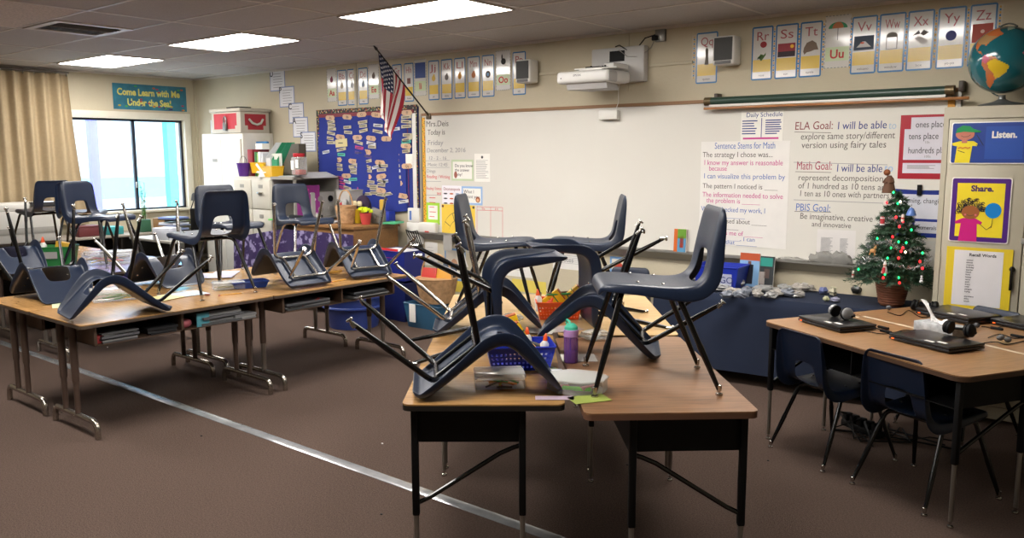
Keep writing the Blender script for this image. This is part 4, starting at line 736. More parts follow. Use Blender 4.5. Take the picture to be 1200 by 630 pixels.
# globe
g = atY(1186, 72, -.32)
t = empty('globe', 'teal world globe standing on top of the putty cabinet', 'globe', (9.86, -.28, ch_))
R_ = .205; gc = Vector((0, 0, .285))
LAND = [([(-80, 8), (-72, 12), (-60, 8), (-50, 0), (-35, -6), (-38, -16), (-48, -26), (-58, -36), (-66, -45), (-70, -54), (-75, -48), (-72, -30), (-72, -18), (-80, -6)], 1),
        ([(-70, -2), (-60, 4), (-50, 1), (-35, -6), (-38, -16), (-48, -27), (-56, -30), (-58, -20), (-68, -10)], 2),
        ([(-66, -22), (-58, -24), (-58, -38), (-66, -50), (-72, -54), (-70, -34)], 3), ([(-80, 8), (-72, 12), (-68, 4), (-72, -4), (-80, -2)], 4),
        ([(-168, 65), (-140, 70), (-95, 72), (-75, 62), (-56, 52), (-66, 45), (-76, 36), (-81, 26), (-90, 30), (-97, 24), (-95, 17), (-86, 15), (-80, 9), (-92, 14), (-106, 22), (-115, 32), (-125, 42), (-130, 55), (-150, 60)], 3),
        ([(-125, 48), (-68, 46), (-76, 36), (-82, 29), (-97, 27), (-117, 33), (-124, 40)], 5), ([(-17, 15), (-5, 35), (10, 37), (32, 31), (50, 11), (40, -10), (32, -28), (20, -34), (10, -5), (5, 5), (-8, 5)], 4), ([(-10, 37), (0, 50), (10, 60), (40, 68), (100, 75), (140, 60), (120, 30), (100, 10), (80, 10), (60, 25), (35, 35)], 3), ([(-50, 62), (-20, 70), (-20, 80), (-60, 80)], 6)]
def pip(x, y, P):
    ins = False
    for i in range(len(P)):
        (x1, y1), (x2, y2) = P[i], P[i-1]
        if (y1 > y) != (y2 > y) and x < (x2-x1)*(y-y1)/(y2-y1)+x1: ins = not ins
    return ins
m = MB(); NU, NV = 180, 90
look = math.atan2(RT.y*-1 + 0, 0)  # unused tilt helper
V = [[None]*(NU) for _ in range(NV+1)]
lon0 = math.radians(-44); face = math.radians(-81)   # South America faces the room
for j in range(NV+1):
    la = -PI/2 + PI*j/NV
    for i in range(NU):
        lo = -PI + 2*PI*i/NU; a = face + (lo - lon0)
        V[j][i] = m.bm.verts.new(Vector((R_*math.cos(la)*math.cos(a), R_*math.cos(la)*math.sin(a), R_*math.sin(la))))
for j in range(NV):
    for i in range(NU):
        f = m.bm.faces.new((V[j][i], V[j][(i+1) % NU], V[j+1][(i+1) % NU], V[j+1][i])); lo = -180+360*(i+.5)/NU; la = -90+180*(j+.5)/NV
        for P, k in LAND:
            if pip(lo, la, P): f.material_index = k
bmesh.ops.remove_doubles(m.bm, verts=m.bm.verts, dist=1e-5)
GM = [mat('globe_sea', '#17606a', .15, coat=.5)] + [mat('globe_land_%d' % i, h_, .2, coat=.5) for i, h_ in enumerate(('#b8704a', '#d8b62a', '#c9703a', '#c0607a', '#b08a5c', '#9ab0a0'))]
sp = m.build('sphere', GM, t, loc=gc, rot=(.12, .10, 0))
MB().tube([(R_*1.08*math.cos(a)*-.59, R_*1.08*math.cos(a)*-.80*-1*0+R_*1.08*math.cos(a)*.30, R_*1.08*math.sin(a)) for a in [-PI*.5+PI*1.15*k/28 for k in range(29)]], .005, 8).build('meridian_ring', mat('ring_steel', '#a8a8a4', .2, .9), t, loc=gc)
MB().lathe([(.13, 0), (.135, .006), (.12, .016), (.05, .03), (.022, .045), (.018, .065), (.02, .07)], 28, (0, 0, .001)).build('base', mat('globe_base', '#6c6e6c', .3, .5), t)
# cloth-covered table
tx0, tx1, ty0, ty1, tz = 7.62, 9.52, -.60, -.05, .66
t = empty('cloth_table', 'long table covered to the floor with a dark navy cloth', 'table', (0, 0, 0))
MB().b2(tx0+.02, tx1-.02, ty0+.02, ty1, tz-.03, tz-.004).build('tabletop', OAK2, t, smooth=False)
for x in (tx0+.07, tx1-.07):
    for y in (ty0+.07, ty1-.05): MB().tube([(x, y, 0), (x, y, tz-.03)], .015, 8).build('leg', GREYP, t)
r_ = random.Random(8)
m = MB()
def clf(u, v):
    x = tx0-.02 + (tx1-tx0+.04)*u
    if v < .35: return (x, ty1 + (ty0-ty1)*v/.35, tz+.003*math.sin(u*40)*v)
    q = (v-.35)/.65; return (x, ty0-.012-.035*q*(.5+.5*math.sin(u*26+1.5*math.sin(u*9)))-.02*q, tz-.006-(tz-.10)*q)
m.grid(clf, 160, 26)
for s in (0, 1): m.grid(lambda u, v: (tx0-.02-.02*v*(1+math.sin(u*20)) if s == 0 else tx1+.02+.02*v*(1+math.sin(u*20)), ty0-.012+(ty1-ty0+.012)*u, tz-.004-(tz-.10)*v), 20, 8)
m.build('tablecloth', CLOTH, t, recalc=False)
# things lying on it
r_ = random.Random(21)
def lump(u, v, sx, sz, hc, label, group, name, cat, k=0, dark=0):
    p = atZ(u, v, tz+.004); s = mpp(p)
    m = MB(); m.ball((0, 0, 0), 1, 12, sc=(1, 1, 1))
    bag = 'bag' in name
    for vt in m.bm.verts: vt.co *= (1 + r_.uniform(-.32, .3)) if bag else 1 + .22*math.sin(vt.co.x*5+k)*math.cos(vt.co.y*6+k*1.7) + .1*math.sin(vt.co.z*9+k)
    for vt in m.bm.verts: vt.co = Vector((vt.co.x*sx*s/2, vt.co.y*sx*s*.35, max(0, vt.co.z*.5+.45)*sz*s))
    o = m.build(name, clear_mat('thin_bag_' + hc[1:], hc, .5) if bag else c(hc, .35), None, loc=(p.x, p.y, tz+.006), rot=(0, 0, k), smooth=not bag); tag(o, label, cat, group); return o
BAGS = [(845, 340, 30), (857, 345, 24), (874, 345, 22), (862, 336, 20), (897, 341, 28), (912, 346, 26), (925, 347, 26), (938, 341, 20), (903, 349, 20), (948, 341, 16), (868, 349, 18), (888, 348, 16), (920, 340, 22), (934, 348, 16), (852, 349, 18)]
for k, (u, v, wd) in enumerate(BAGS): lump(u, v, wd, 7+(k*5 % 4), ('#a9a9a7', '#b5b0a8', '#8f95a0', '#c4bfb8')[k % 4], 'small crumpled clear bag of craft pieces on the navy cloth', 'crumpled bags on the navy cloth', 'crumpled_bag', 'bag', k)
lump(976, 346, 13, 11, '#b9b49a', 'round pale yellow stone on the navy cloth', None, 'stone', 'stone', 2); lump(1003, 344, 12, 10, '#22221f', 'dark round stone nearest the tree on the navy cloth', None, 'stone', 'stone', 3); lump(979, 353, 14, 5, '#8f8fa6', 'violet-grey flat stone at the cloth edge', None, 'stone', 'stone', 5); lump(968, 353, 8, 6, '#a8a884', 'small greenish stone at the cloth edge', None, 'stone', 'stone', 6); lump(956, 338, 8, 12, '#5c605c', 'small grey figure standing among the bags on the navy cloth', None, 'figurine', 'figurine', 7); lump(965, 344, 12, 8, '#6a74a0', 'bluish stone between the bags on the navy cloth', None, 'stone', 'stone', 1)
# books leaning on the wall
def book(label, u0, v0, u1, v1, y, hc, tz_, art, lean=.12):
    a = atY((u0+u1)/2, v1, y); s = mpp(a); wd = (u1-u0)*s*1.15; ht = (v1-v0)*s*1.05
    t = empty('picture_book', label, 'book', (a.x, y, tz_), 0, None, rot=(-lean, 0, 0)); MB().b2(-wd/2, wd/2, -.004, .010, 0, ht).build('cover', c(hc, .3), t, smooth=False); MB().b2(-wd/2+.003, wd/2+.001, -.002, .008, .002, ht+.001).build('pages', WHITE, t, smooth=False)
    for (x0, x1, z0, z1, h_) in art: MB().b2(-wd/2+x0*wd, -wd/2+x1*wd, -.0048, -.004, z0*ht, z1*ht).build('cover_art', c(h_, .3), t, smooth=False)
    return t, wd, ht
t, wd, ht = book('book with a light blue cover and dark figures standing on the navy cloth', 866, 298, 887, 335, -.16, '#7fa6cc', tz+.004, [(0, 1, .78, 1, '#b2502e'), (.3, .7, .08, .66, '#2a2c34'), (.42, .58, .62, .76, '#6a4a3c')])
t, wd, ht = book('dark book with a turquoise title band standing on the navy cloth', 882, 299, 904, 334, -.15, '#33373a', tz+.004, [(.08, .92, .68, .95, '#2f8f83'), (.2, .6, .1, .5, '#a8a09a'), (.55, .8, .3, .6, '#5a4a44')])
book('thick book with an orange and green cover standing in the marker tray', 789.5, 271, 803, 297, -.05, '#c8642c', .876, [(.3, 1, .6, 1, '#6a9a3a'), (.3, 1, 0, .6, '#5a8fb4'), (.5, .8, .2, .7, '#b0442c')], .05)
# blue bin
p = atZ(838, 341, tz+.004)
def tub(name, label, cat, loc, rz, wx, wy, h, hc, wall=.006, taper=.85, group=None, rim=True):
    t = empty(name, label, cat, loc, rz, group); m = MB(); a, b = wx/2, wy/2
    o = [(sx*a, sy*b, h) for sx, sy in ((-1, -1), (1, -1), (1, 1), (-1, 1))]; i_ = [(sx*(a-wall), sy*(b-wall), h) for sx, sy in ((-1, -1), (1, -1), (1, 1), (-1, 1))]
    ob = [(x*taper, y*taper, 0) for x, y, z in o]; ib = [(x*taper, y*taper, wall) for x, y, z in i_]
    V = [[m.bm.verts.new(q) for q in L_] for L_ in (ob, o, i_, ib)]
    for k in range(3):
        for j in range(4): m.bm.faces.new((V[k][j], V[k][(j+1) % 4], V[k+1][(j+1) % 4], V[k+1][j]))
    m.bm.faces.new(V[0][::-1]); m.bm.faces.new(V[3]); m.build('tub', c(hc, .4), t, smooth=False)
    if rim:
        m = MB(); 
        for q in range(4): m.tube([Vector(o[q]), Vector(o[(q+1) % 4])], .006, 6)
        m.build('rim', c(hc, .4), t)
    return t
t = tub('storage_bin', 'royal blue plastic bin on the navy cloth behind the upright chair', 'bin', (8.02, -.30, tz+.004), .1, .36, .28, .17, '#1a2fa0')
MB().b2(.02, .13, -.137, -.1355, .03, .12).build('label', mat('bin_label', '#9fa3b8', .5), t, smooth=False); text('GO', .07, c('#2c3470'), (.035, -.1385, .05), t)
# silver crumpled bag in the tray
for k, (u, v, wd_) in enumerate(((965, 308, 34), (985, 306, 26), (930, 305, 40))):
    p = atY(u, v, -.05); s = mpp(p); m = MB(); m.ball((0, 0, 0), 1, 14)
    for vt in m.bm.verts: vt.co *= 1 + .2*math.sin(vt.co.x*7+k*3)*math.cos(vt.co.z*6)
    for vt in m.bm.verts: vt.co = Vector((vt.co.x*wd_*s/2*r_.uniform(.7, 1.2), vt.co.y*.03, max(0, vt.co.z*.5+.4)*(.09 if k < 2 else .03)*r_.uniform(.7, 1.3)))
    tag(m.build('plastic_bag', clear_mat('foggy_plastic', '#b0aea8', .45), loc=(p.x, -.055, .877)), 'crumpled clear bag lying in the marker tray under the goals', 'bag', 'bags in the marker tray')
# christmas tree
p = atZ(1050, 352, tz+.004); tcx, tcy = 9.295, -.34
t = empty('christmas_tree', 'small lit artificial Christmas tree in a brown wicker pot', 'christmas tree', (tcx, tcy, tz+.004))
POT = mat('wicker_brown', '#7d4a30', .7, bump=.8, bscale=25, stretch=(1, 1, 6), var=.2, vscale=20)
MB().lathe([(.072, 0), (.078, .01), (.112, .19), (.118, .2), (.112, .205), (.10, .19), (.08, .17)], 32).build('pot', POT, t)
m = MB()
for k in range(11): m.lathe([(.0795+.0032*k+.002, .012+.0165*k), (.084+.0032*k+.002, .018+.0165*k), (.0812+.0032*k, .025+.0165*k)], 32)
m.build('weave_ring', POT, t)
MB().tube([(0, 0, .15), (0, 0, .72)], [.014, .004], 8).build('trunk', mat('trunk_brown', '#3a2a1e', .9), t)
m = MB(); r_ = random.Random(4); TH, TB = .79, .19; tips = []
def needles(a, b, n, ln):
    d = (b-a).normalized(); o1 = d.orthogonal().normalized(); o2 = d.cross(o1)
    for k in range(n):
        p = a.lerp(b, (k+.5)/n); an = r_.uniform(0, 2*PI); q = (o1*math.cos(an)+o2*math.sin(an))*.85 + d*.6; q.normalize(); w_ = d.cross(q).normalized()*.0026; e = p + q*ln*r_.uniform(.7, 1.1)
        v = [m.bm.verts.new(x) for x in (p-w_, p+w_, e+w_*.3, e-w_*.3)]; f = m.bm.faces.new(v); f.material_index = 0 if r_.random() < .7 else 1
for lv in range(15):
    f = lv/14; z = TB + (TH-TB-.06)*f; R0 = .268*(1-f)**.85 + .03; nb = int(17-11*f)
    for k in range(nb):
        a = 2*PI*k/nb + lv*.7 + r_.uniform(-.15, .15); R1 = R0*r_.uniform(.82, 1.08); st = Vector((0, 0, z)); en = Vector((R1*math.cos(a), R1*math.sin(a), z + .02 - .05*(1-f) + r_.uniform(-.015, .02)))
        mid = st.lerp(en, .5) + Vector((0, 0, .015)); needles(st.lerp(mid, .3), mid, 22, .028); needles(mid, en, 44, .030); tips.append((mid, en))
        for sgn in (-1, 1):
            if R1 < .07: continue
            s0 = st.lerp(en, .55); e2 = s0 + Vector((math.cos(a+sgn*.7), math.sin(a+sgn*.7), .1))*R1*.45; needles(s0, e2, 26, .026); tips.append((s0, e2))
needles(Vector((0, 0, TH-.12)), Vector((0, 0, TH-.02)), 80, .03)
m.build('foliage', [mat('pine_needle', '#20402c', .7), mat('pine_needle_light', '#35573a', .7)], t, recalc=False, smooth=False)
# tinsel garland
m = MB(); r_ = random.Random(6)
for (z0, rr0, ph) in ((.57, .10, .2), (.42, .17, .5), (.31, .215, 1.0)):
    P_ = []
    for k in range(330):
        a = ph + 2*PI*k/330; cpt = Vector((rr0*math.cos(a), rr0*math.sin(a), z0 + .028*math.sin(a*3+ph)))
        for _ in range(2):
            q = Vector((r_.gauss(0, 1), r_.gauss(0, 1), r_.gauss(0, 1))).normalized(); w_ = q.orthogonal().normalized()*.0012; e = cpt + q*.024
            m.bm.faces.new([m.bm.verts.new(x) for x in (cpt-w_, cpt+w_, e+w_, e-w_)])
m.build('tinsel_garland', mat('silver_tinsel', '#c8ccd0', .25, .8), t, recalc=False, smooth=False)['kind'] = 'stuff'
to = Vector((tcx, tcy, tz)); tow = (CAM - to); tow.z = 0; tow.normalize(); side = Vector((-tow.y, tow.x, 0))
def on_tree(u, v, rr):   # a point on the tree's front at a pixel
    p = atZ(u, v, 1.0); d = ray(u, v); base = to + tow*rr; k = (base - CAM).dot(tow)/d.dot(tow); return CAM + d*k - to
BULB = [(1039, 238, 'r'), (1052, 239, 'g'), (1050, 255, 'r'), (1058, 260, 'r'), (1054, 266, 'r'), (1028, 280, 'g'), (1053, 284, 'g'), (1062, 285, 'g'), (1046, 278, 'r'), (1058, 291, 'r'), (1056, 295, 'r'), (1061, 296, 'w'), (1053, 303, 'r'), (1037, 322, 'g'), (1035, 326, 'r'), (1053, 326, 'g'), (1054, 332, 'r'), (1078, 307, 'r'), (1081, 315, 'r'), (1006, 316, 'g'), (1047, 226, 'g'), (1055, 237, 'w'), (1040, 303, 'g'), (1068, 270, 'g'), (1081, 297, 'g'), (1044, 291, 'g')]
BM_ = {'r': mat('red_lamp', '#ff1a20', .3, emit=7), 'g': mat('green_lamp', '#14e070', .3, emit=4), 'w': mat('warm_lamp', '#ffd8b0', .3, emit=8)}
for u, v, k in BULB:
    rr = .06 + .2*max(0, min(1, (v-215)/110)); p = on_tree(u, v, rr); MB().ball(p - Vector((0, 0, 0)), .0065, 8, sc=(1, 1, 1.35)).build('bulb', BM_[k], t)
# topper: small brown figure in a robe
p = on_tree(1041, 232, .0)
t2 = empty('tree_topper', 'small brown angel figure with a robe at the top of the Christmas tree', 'tree topper', (tcx+p.x, tcy+p.y, tz+p.z+.035)); t2.scale = (1.2, 1.2, 1.2)
MB().lathe([(.036, 0), (.034, .02), (.024, .06), (.019, .085), (.010, .098)], 18).build('robe', mat('brown_felt', '#5a3c2a', .8), t2); MB().ball((-.012, -.01, .115), .018, 14).build('head', mat('orange_felt', '#8a4f2c', .8), t2)
for s in (-1, 1): MB().tube([(s*.016, 0, .08), (s*.026, -.014, .06), (s*.006, -.028, .058)], [.008, .007, .005], 8).build('arm', mat('brown_felt', '#5a3c2a'), t2)
# ornaments hanging on the tree
def orn(u, v, label, build, rr):
    p = on_tree(u, v, rr); t = empty('tree_ornament', label, 'ornament', (tcx+p.x, tcy+p.y, tz+p.z), math.atan2(tow.x, -tow.y)*-1+0, 'ornaments on the Christmas tree'); build(t); MB().tube([(0, 0, .0), (0, 0, .045)], .0012, 4).build('hook', CHROME, t); return t
def santa(t): MB().lathe([(.020, -.045), (.021, -.04), (.012, -.01), (.009, 0)], 14).build('coat', c('#d0c8c4'), t); MB().lathe([(.012, -.046), (.0125, -.03), (.008, -.005)], 12, (0, -.010, 0)).build('coat_front', c('#b8303a'), t); MB().ball((0, -.002, .010), .011, 10).build('head', c('#d0a48c'), t); MB().lathe([(.012, .014), (.006, .03), (.002, .038)], 10).build('hat', c('#c8c4c0'), t)
def can(t): MB().lathe([(.013, -.03), (.014, -.025), (.014, .015), (.009, .025)], 14).build('body', c('#b03038'), t); MB().lathe([(.0145, -.031), (.0145, -.022)], 14).build('white_band', c('#d8d4d0'), t); MB().lathe([(.0145, .012), (.0145, .02)], 14).build('white_band', c('#d8d4d0'), t)
def deer(t): MB().ball((0, 0, -.01), .018, 12, sc=(1.2, .7, .8)).build('body', c('#b98a54'), t); MB().ball((.018, -.005, .012), .010, 10).build('head', c('#b98a54'), t); [MB().tube([(x, 0, -.015), (x*1.4, -.004, -.038)], .004, 6).build('leg', c('#b98a54'), t) for x in (-.015, .012)]; [MB().tube([(.018, 0, .018), (.018+s*.010, 0, .036)], .0025, 5).build('antler', c('#8a6238'), t) for s in (-1, 1)]
def snow(t): MB().ball((0, 0, -.022), .012, 10).build('lower_ball', c('#c8c8cc'), t); MB().ball((0, 0, -.003), .010, 10).build('middle_ball', c('#c8c8cc'), t); MB().ball((0, 0, .013), .008, 10).build('head', c('#c8c8cc'), t)
def nut(t): MB().lathe([(.008, -.03), (.010, -.02), (.008, .0), (.009, .01), (.006, .018)], 12).build('body', c('#d8d0c8'), t); MB().lathe([(.0105, -.014), (.010, -.004)], 12).build('red_coat', c('#b83a34'), t)
def bell(t): MB().lathe([(.032, -.03), (.030, -.02), (.016, .015), (.004, .022)], 16).build('bell', c('#4f6fae', .3), t)
orn(1037, 312, 'white and red Santa ornament low on the front of the tree', santa, .27); orn(1034, 258, 'red and white cylinder ornament high on the left of the tree', can, .13); orn(1023, 292, 'tan reindeer ornament on the left side of the tree', deer, .2); orn(1080, 326, 'white snowman ornament hanging right of the wicker pot', snow, .22); orn(1000, 320, 'small red and white soldier ornament hanging at the far left of the tree', nut, .1); orn(1068, 247, 'blue bell ornament near the top right of the tree', bell, .1); orn(1058, 254, 'small red ornament beside the bulbs on the upper tree', nut, .15)
# ---------------------------------------------------------------- back left: cabinets, shelves and what stands on them
CW_ = mat('glare_white_steel', '#d9d6cc', .4)  # glare that bleaches the corner cabinet is put into this whiter steel
t = empty('storage_cabinet', 'tall metal storage cabinet, bleached white by glare, in the corner beside the window', 'cabinet', (1.32, -.24, 0))
MB().b2(-.46, .46, -.205, .23, .02, 1.975, bev=.004).build('body', CW_, t)
for s in (-1, 1):
    d = MB().b2(min(s*.003, s*.43), max(s*.003, s*.43), -.225, -.206, .1, 1.90, bev=.003).build('door', CW_, t); MB().b2(s*.04-.01, s*.04+.01, -.245, -.225, 1.0, 1.13, bev=.004).build('handle', CHROME, d)
MB().b2(-.2, -.09, -.228, -.226, 1.62, 1.66).build('label_holder', GREYP, t, smooth=False)
t = empty('treasure_box', 'white box with red panels and silver padlock on top of the glare-whitened cabinet', 'box', (1.44, -.25, 1.976))
MB().b2(-.31, .33, -.21, .2, 0, .26, bev=.006).build('body', c('#bdb6a8'), t); MB().b2(-.33, .35, -.23, .22, .26, .30, bev=.006).build('lid', c('#bdb6a8'), t)
MB().prism([(-.25, -.211, .05), (-.25, -.211, .24), (.25, -.211, .24), (.25, -.211, .09), (.21, -.211, .09), (.21, -.211, .05)], (0, -.002, 0)).build('red_panel', c('#b5303c'), t, smooth=False)
MB().prism([(.331, -.15, .09), (.331, -.15, .23), (.331, .15, .23), (.331, .15, .09), (.331, .11, .09), (.331, .11, .04), (.331, -.11, .04), (.331, -.11, .09)], (.002, 0, 0)).build('red_panel', c('#a82c38'), t, smooth=False)
MB().tube([(.345, -.10, .17), (.36, -.06, .12), (.365, 0, .10), (.36, .06, .12), (.345, .10, .17)], .014, 8).build('rope_handle', c('#c8c4ba'), t)
m = MB(); m.b2(-.02, .06, -.245, -.215, .03, .13, bev=.012); m.tube([(-.005, -.23, .12), (-.005, -.23, .18), (.02, -.23, .205), (.045, -.23, .18), (.045, -.23, .12)], .009, 8); m.build('padlock', mat('pewter', '#7c7c7a', .35, .6), t)
tag(MB().b2(1.35, 1.62, -.38, -.2, 2.277, 2.30, bev=.003).build('black_folder', MATTE), 'thin black folder lying on top of the red and white box', 'folder')
t = empty('small_frame', 'tiny black picture frame on the left corner of the glare-whitened cabinet', 'frame', (1.02, -.36, 1.977)); MB().box(0, 0, .06, .07, .012, .11, R=Matrix.Rotation(-.15, 3, 'X'), bev=.003).build('frame', MATTE, t); MB().box(0, -.008, .06, .05, .003, .09, R=Matrix.Rotation(-.15, 3, 'X')).build('picture', WHITE, t)
tag(MB().b2(.35, .80, -.003, -.0005, 1.75, 2.18).build('paper_sheet', c('#cfd0d2'), smooth=False), 'blank white paper on the wall between window corner and cabinet', 'paper')
for i, (x0, x1, lab) in enumerate(((1.93, 2.29, 'putty file cabinet left of the drawer cabinet with paper labels'), (2.295, 2.67, 'putty file cabinet with paper labels and small handles beside the open shelf'))):
    t = empty('file_cabinet', lab, 'file cabinet', ((x0+x1)/2, -.38, 0), 0, 'file cabinets'); hw = (x1-x0)/2
    MB().b2(-hw, hw, -.30, .33, 0, 1.45, bev=.003).build('body', c('#bab6aa'), t)
    for k in range(4):
        d = MB().b2(-hw+.012, hw-.012, -.32, -.30, .05+k*.345, .385+k*.345, bev=.004).build('drawer', c('#bdb9ad'), t); z = .05+k*.345
        MB().b2(-.05, .05, -.345, -.32, z+.17, z+.195, bev=.005).build('handle', CHROME, d); MB().b2(-.04, .04, -.324, -.32, z+.24, z+.28).build('label_holder', GREYP, d, smooth=False)
t = empty('open_shelf', 'grey open shelf unit with purple posters beside the file cabinets', 'shelf', (2.89, -.38, 0))
m = MB(); G = c('#8b8881'); m.b2(-.21, -.20, -.30, .33, 0, 1.45); m.b2(.18, .20, -.30, -.27, 0, 1.45); m.b2(.18, .20, .30, .33, 0, 1.45); m.b2(-.21, .20, -.32, .33, 1.43, 1.46); m.b2(-.2, .18, .31, .33, .0, 1.43); m.build('carcass', G, t, smooth=False)
for z in (.55, .98): MB().b2(-.2, .2, -.29, .31, z, z+.02).build('shelf', G, t, smooth=False)
for i, (x, wd, h0, hc, a) in enumerate(((2.74, .09, .36, '#6a1c66', .0), (3.00, .30, .36, '#8a2a7c', 1.35))): 
    t = empty('poster_roll', ('purple cartoon-lettered poster standing at the left of the open shelf', 'magenta drawing poster seen through the hole of the upright chair')[i], 'poster', (x, (-.60, -.44)[i], 1.0), a); MB().b2(-wd/2, wd/2, -.01, 0, 0, h0).build('card', c(hc), t, smooth=False); r_ = random.Random(i)
    for k in range(14): pol(t, el(r_.uniform(-wd/2+.02, wd/2-.02), r_.uniform(.03, h0-.03), r_.uniform(.008, .02)), -.010, c(('#d8b8d0', '#c83a9a', '#e0dce0')[k % 3]), 'print_dot')
t = empty('stereo', 'grey stereo with dials standing in the open shelf', 'stereo', (2.88, -.235, 1.0), PI/2); MB().b2(-.17, .17, -.15, .15, 0, .28, bev=.01).build('body', c('#a3a19b'), t); [MB().lathe([(.035, 0), (.035, .012), (.02, .014)], 16, (x, -.15, z), M=Matrix.Rotation(PI/2, 3, 'X')).build('dial', MATTE if k == 0 else GREYP, t) for k, (x, z) in enumerate(((.1, .2), (-.05, .2), (.1, .08), (-.05, .08)))]
t = empty('headset', 'black coiled headset lying on the open shelf edge', 'headphones', (3.35, -.60, .985)); MB().tube([(.09*math.cos(a), .05*math.sin(a), .03+.02*math.sin(a*2)) for a in [k*.4 for k in range(17)]], .014, 8).build('band', MATTE, t); MB().ball((.06, -.02, .05), .03, 12, sc=(1, .6, 1)).build('ear_pad', GREYP, t)
tag(MB().box(3.04, -.34, 1.475, .20, .52, .006, R=Euler((.0, .30, .1)).to_matrix()).build('paper_pile', c('#b9b9bb'), smooth=False), 'loose grey-white papers slumped over the top of the open shelf', 'paper')
tag(MB().box(2.86, -.5, 1.465, .26, .24, .008, rz=.1).build('paper_pile', c('#9ea3a3'), smooth=False), 'flat grey sheets on top of the open shelf, left of the slumped papers', 'paper')
# on the cabinets
ZT = 1.452
def stand(u, y, z=ZT): d = ray(u, 200); return CAM + d*((y-CAM.y)/d.y)
x = stand(280, -.42).x
t = empty('picture_book', 'tall blue picture book with a brown figure on the file cabinets', 'book', (x+.20, -.30, ZT), 0, None, rot=(-.12, 0, 0)); MB().b2(-.19, .19, -.01, .015, 0, .42).build('cover', c('#1f6fa8'), t, smooth=False); pol(t, [(.02, .0), (.16, 0), (.15, .14), (.10, .22), (.05, .2), (.02, .1)], -.0105, c('#4a2f22'), 'figure'); pol(t, el(.08, .2, .03), -.0115, c('#7a4a30'), 'face')
t = empty('bucket', 'small purple bucket with wire handle on the file cabinets', 'bucket', (stand(285.5, -.58).x, -.58, ZT)); MB().lathe([(.055, 0), (.078, .15), (.083, .152), (.083, .16), (.075, .16), (.07, .15), (.05, .01)], 20).build('body', c('#4c1f78'), t); MB().tube([(.075*math.cos(a), 0, .15+.09*math.sin(a)) for a in [PI*k/12 for k in range(13)]], .003, 5).build('handle', MATTE, t)
for i, (u, y, z, rz) in enumerate(((307, -.45, 0.04, .2), (320, -.60, 0, -.1))):
    o = tub('yellow_bin', ('yellow plastic bin tilted behind the white star figure', 'yellow plastic bin at the front edge of the file cabinets')[i], 'bin', (stand(u, y).x, y, ZT+z), rz, .22, .16, .12, '#d8a81e', group='yellow bins')
t = empty('paper_bird', 'white folded paper bird on top of the file cabinets', 'figurine', (stand(307.5, -.66).x, -.66, ZT)); m = MB()
for a, l, z in ((2.3, .15, .13), (.8, .15, .11), (1.5, .1, .03), (3.4, .1, .04), (-.2, .1, .04)): m.prism([(0, 0, .04), (l*math.cos(a)-.02, -.005, z+.01), (l*math.cos(a)+.01, -.005, z+.03), (.02, 0, .06)], (0, -.006, 0))
m.lathe([(.05, 0), (.045, .02), (.02, .05), (.01, .055)], 10); m.build('body', c('#e8e4e0'), t, smooth=False)
x0 = stand(302, -.40).x
for i, (dx, wd, ht, hc, lab) in enumerate(((0, .10, .32, '#8a1c2a', 'dark red binder standing behind the yellow bins'), (.11, .035, .29, '#2c6a34', 'green folder standing between the red binder and the white folders'), (.15, .03, .28, '#7aa84a', 'light green folder standing behind the yellow bins'), (.19, .05, .29, '#cfd0d0', 'white binder standing right of the green folders'), (.245, .04, .27, '#b8bcc0', 'light grey binder next to the white one'))):
    o = MB().b2(-wd/2, wd/2, -.12, .12, 0, ht, bev=.003).build('binder', c(hc), loc=(x0+dx, -.38, ZT)); tag(o, lab, 'binder')
tag(MB().b2(-.07, .07, -.05, .05, 0, .07).build('tissue_pack', WHITE, loc=(x0+.06, -.36, ZT+.322)), 'white card box lying on top of the dark red binder', 'box')
def magfile(x, y, wd, h0, h1, hc, lab):
    m = MB(); m.prism([(0, -.13, 0), (0, .13, 0), (0, .13, h0), (0, .02, h0), (0, -.13, h1)], (.004, 0, 0)); m.prism([(wd, -.13, 0), (wd, .13, 0), (wd, .13, h0), (wd, .02, h0), (wd, -.13, h1)], (.004, 0, 0)); m.b2(0, wd, .126, .13, 0, h0); m.b2(0, wd, -.13, -.126, 0, h1); m.b2(0, wd, -.13, .13, 0, .004)
    return tag(m.build('magazine_file', c(hc), loc=(x, y, ZT), smooth=False), lab, 'magazine file')
xm = stand(327, -.36).x
magfile(xm-.10, -.34, .09, .40, .22, '#c9cbcc', 'white magazine file stuffed with papers on the cabinets')
magfile(xm+.02, -.34, .10, .40, .20, '#2f8a62', 'green magazine file beside the white one')
o = MB().prism([(-.20, 0, 0), (.20, 0, 0), (.20, 0, .36), (.07, 0, .36)], (0, .10, 0)).build('magazine_file', c('#4b463a'), loc=(xm+.28, -.42, ZT+.02), smooth=False); tag(o, 'dark olive magazine file with slanted top on the open shelf', 'magazine file')
tag(MB().prism([(-.12, 0, 0), (.07, 0, 0), (.07, 0, .25), (-.12, 0, .25)], (0, .01, 0)).build('paper_sheets', c('#c8ccc2'), loc=(xm+.10, -.44, ZT+.02), smooth=False), 'white sheets standing before the slanted magazine file', 'paper')
t = empty('candy_jar', 'clear jar with red lid and paper labels on the open shelf', 'jar', (stand(351, -.62).x, -.62, ZT+.03)); MB().b2(-.07, .07, -.06, .06, 0, .20, bev=.015).build('glass', CLEAR, t); MB().b2(-.06, .06, -.05, .05, .002, .06, bev=.01).build('candy', c('#a83a34'), t); MB().b2(-.072, -.02, -.0615, -.06, .06, .16).build('label', WHITE, t, smooth=False); MB().b2(.01, .06, -.0615, -.06, .08, .17).build('label', WHITE, t, smooth=False); MB().lathe([(.062, .2), (.066, .205), (.066, .235), (.06, .24)], 20).build('lid', c('#a81c26'), t)
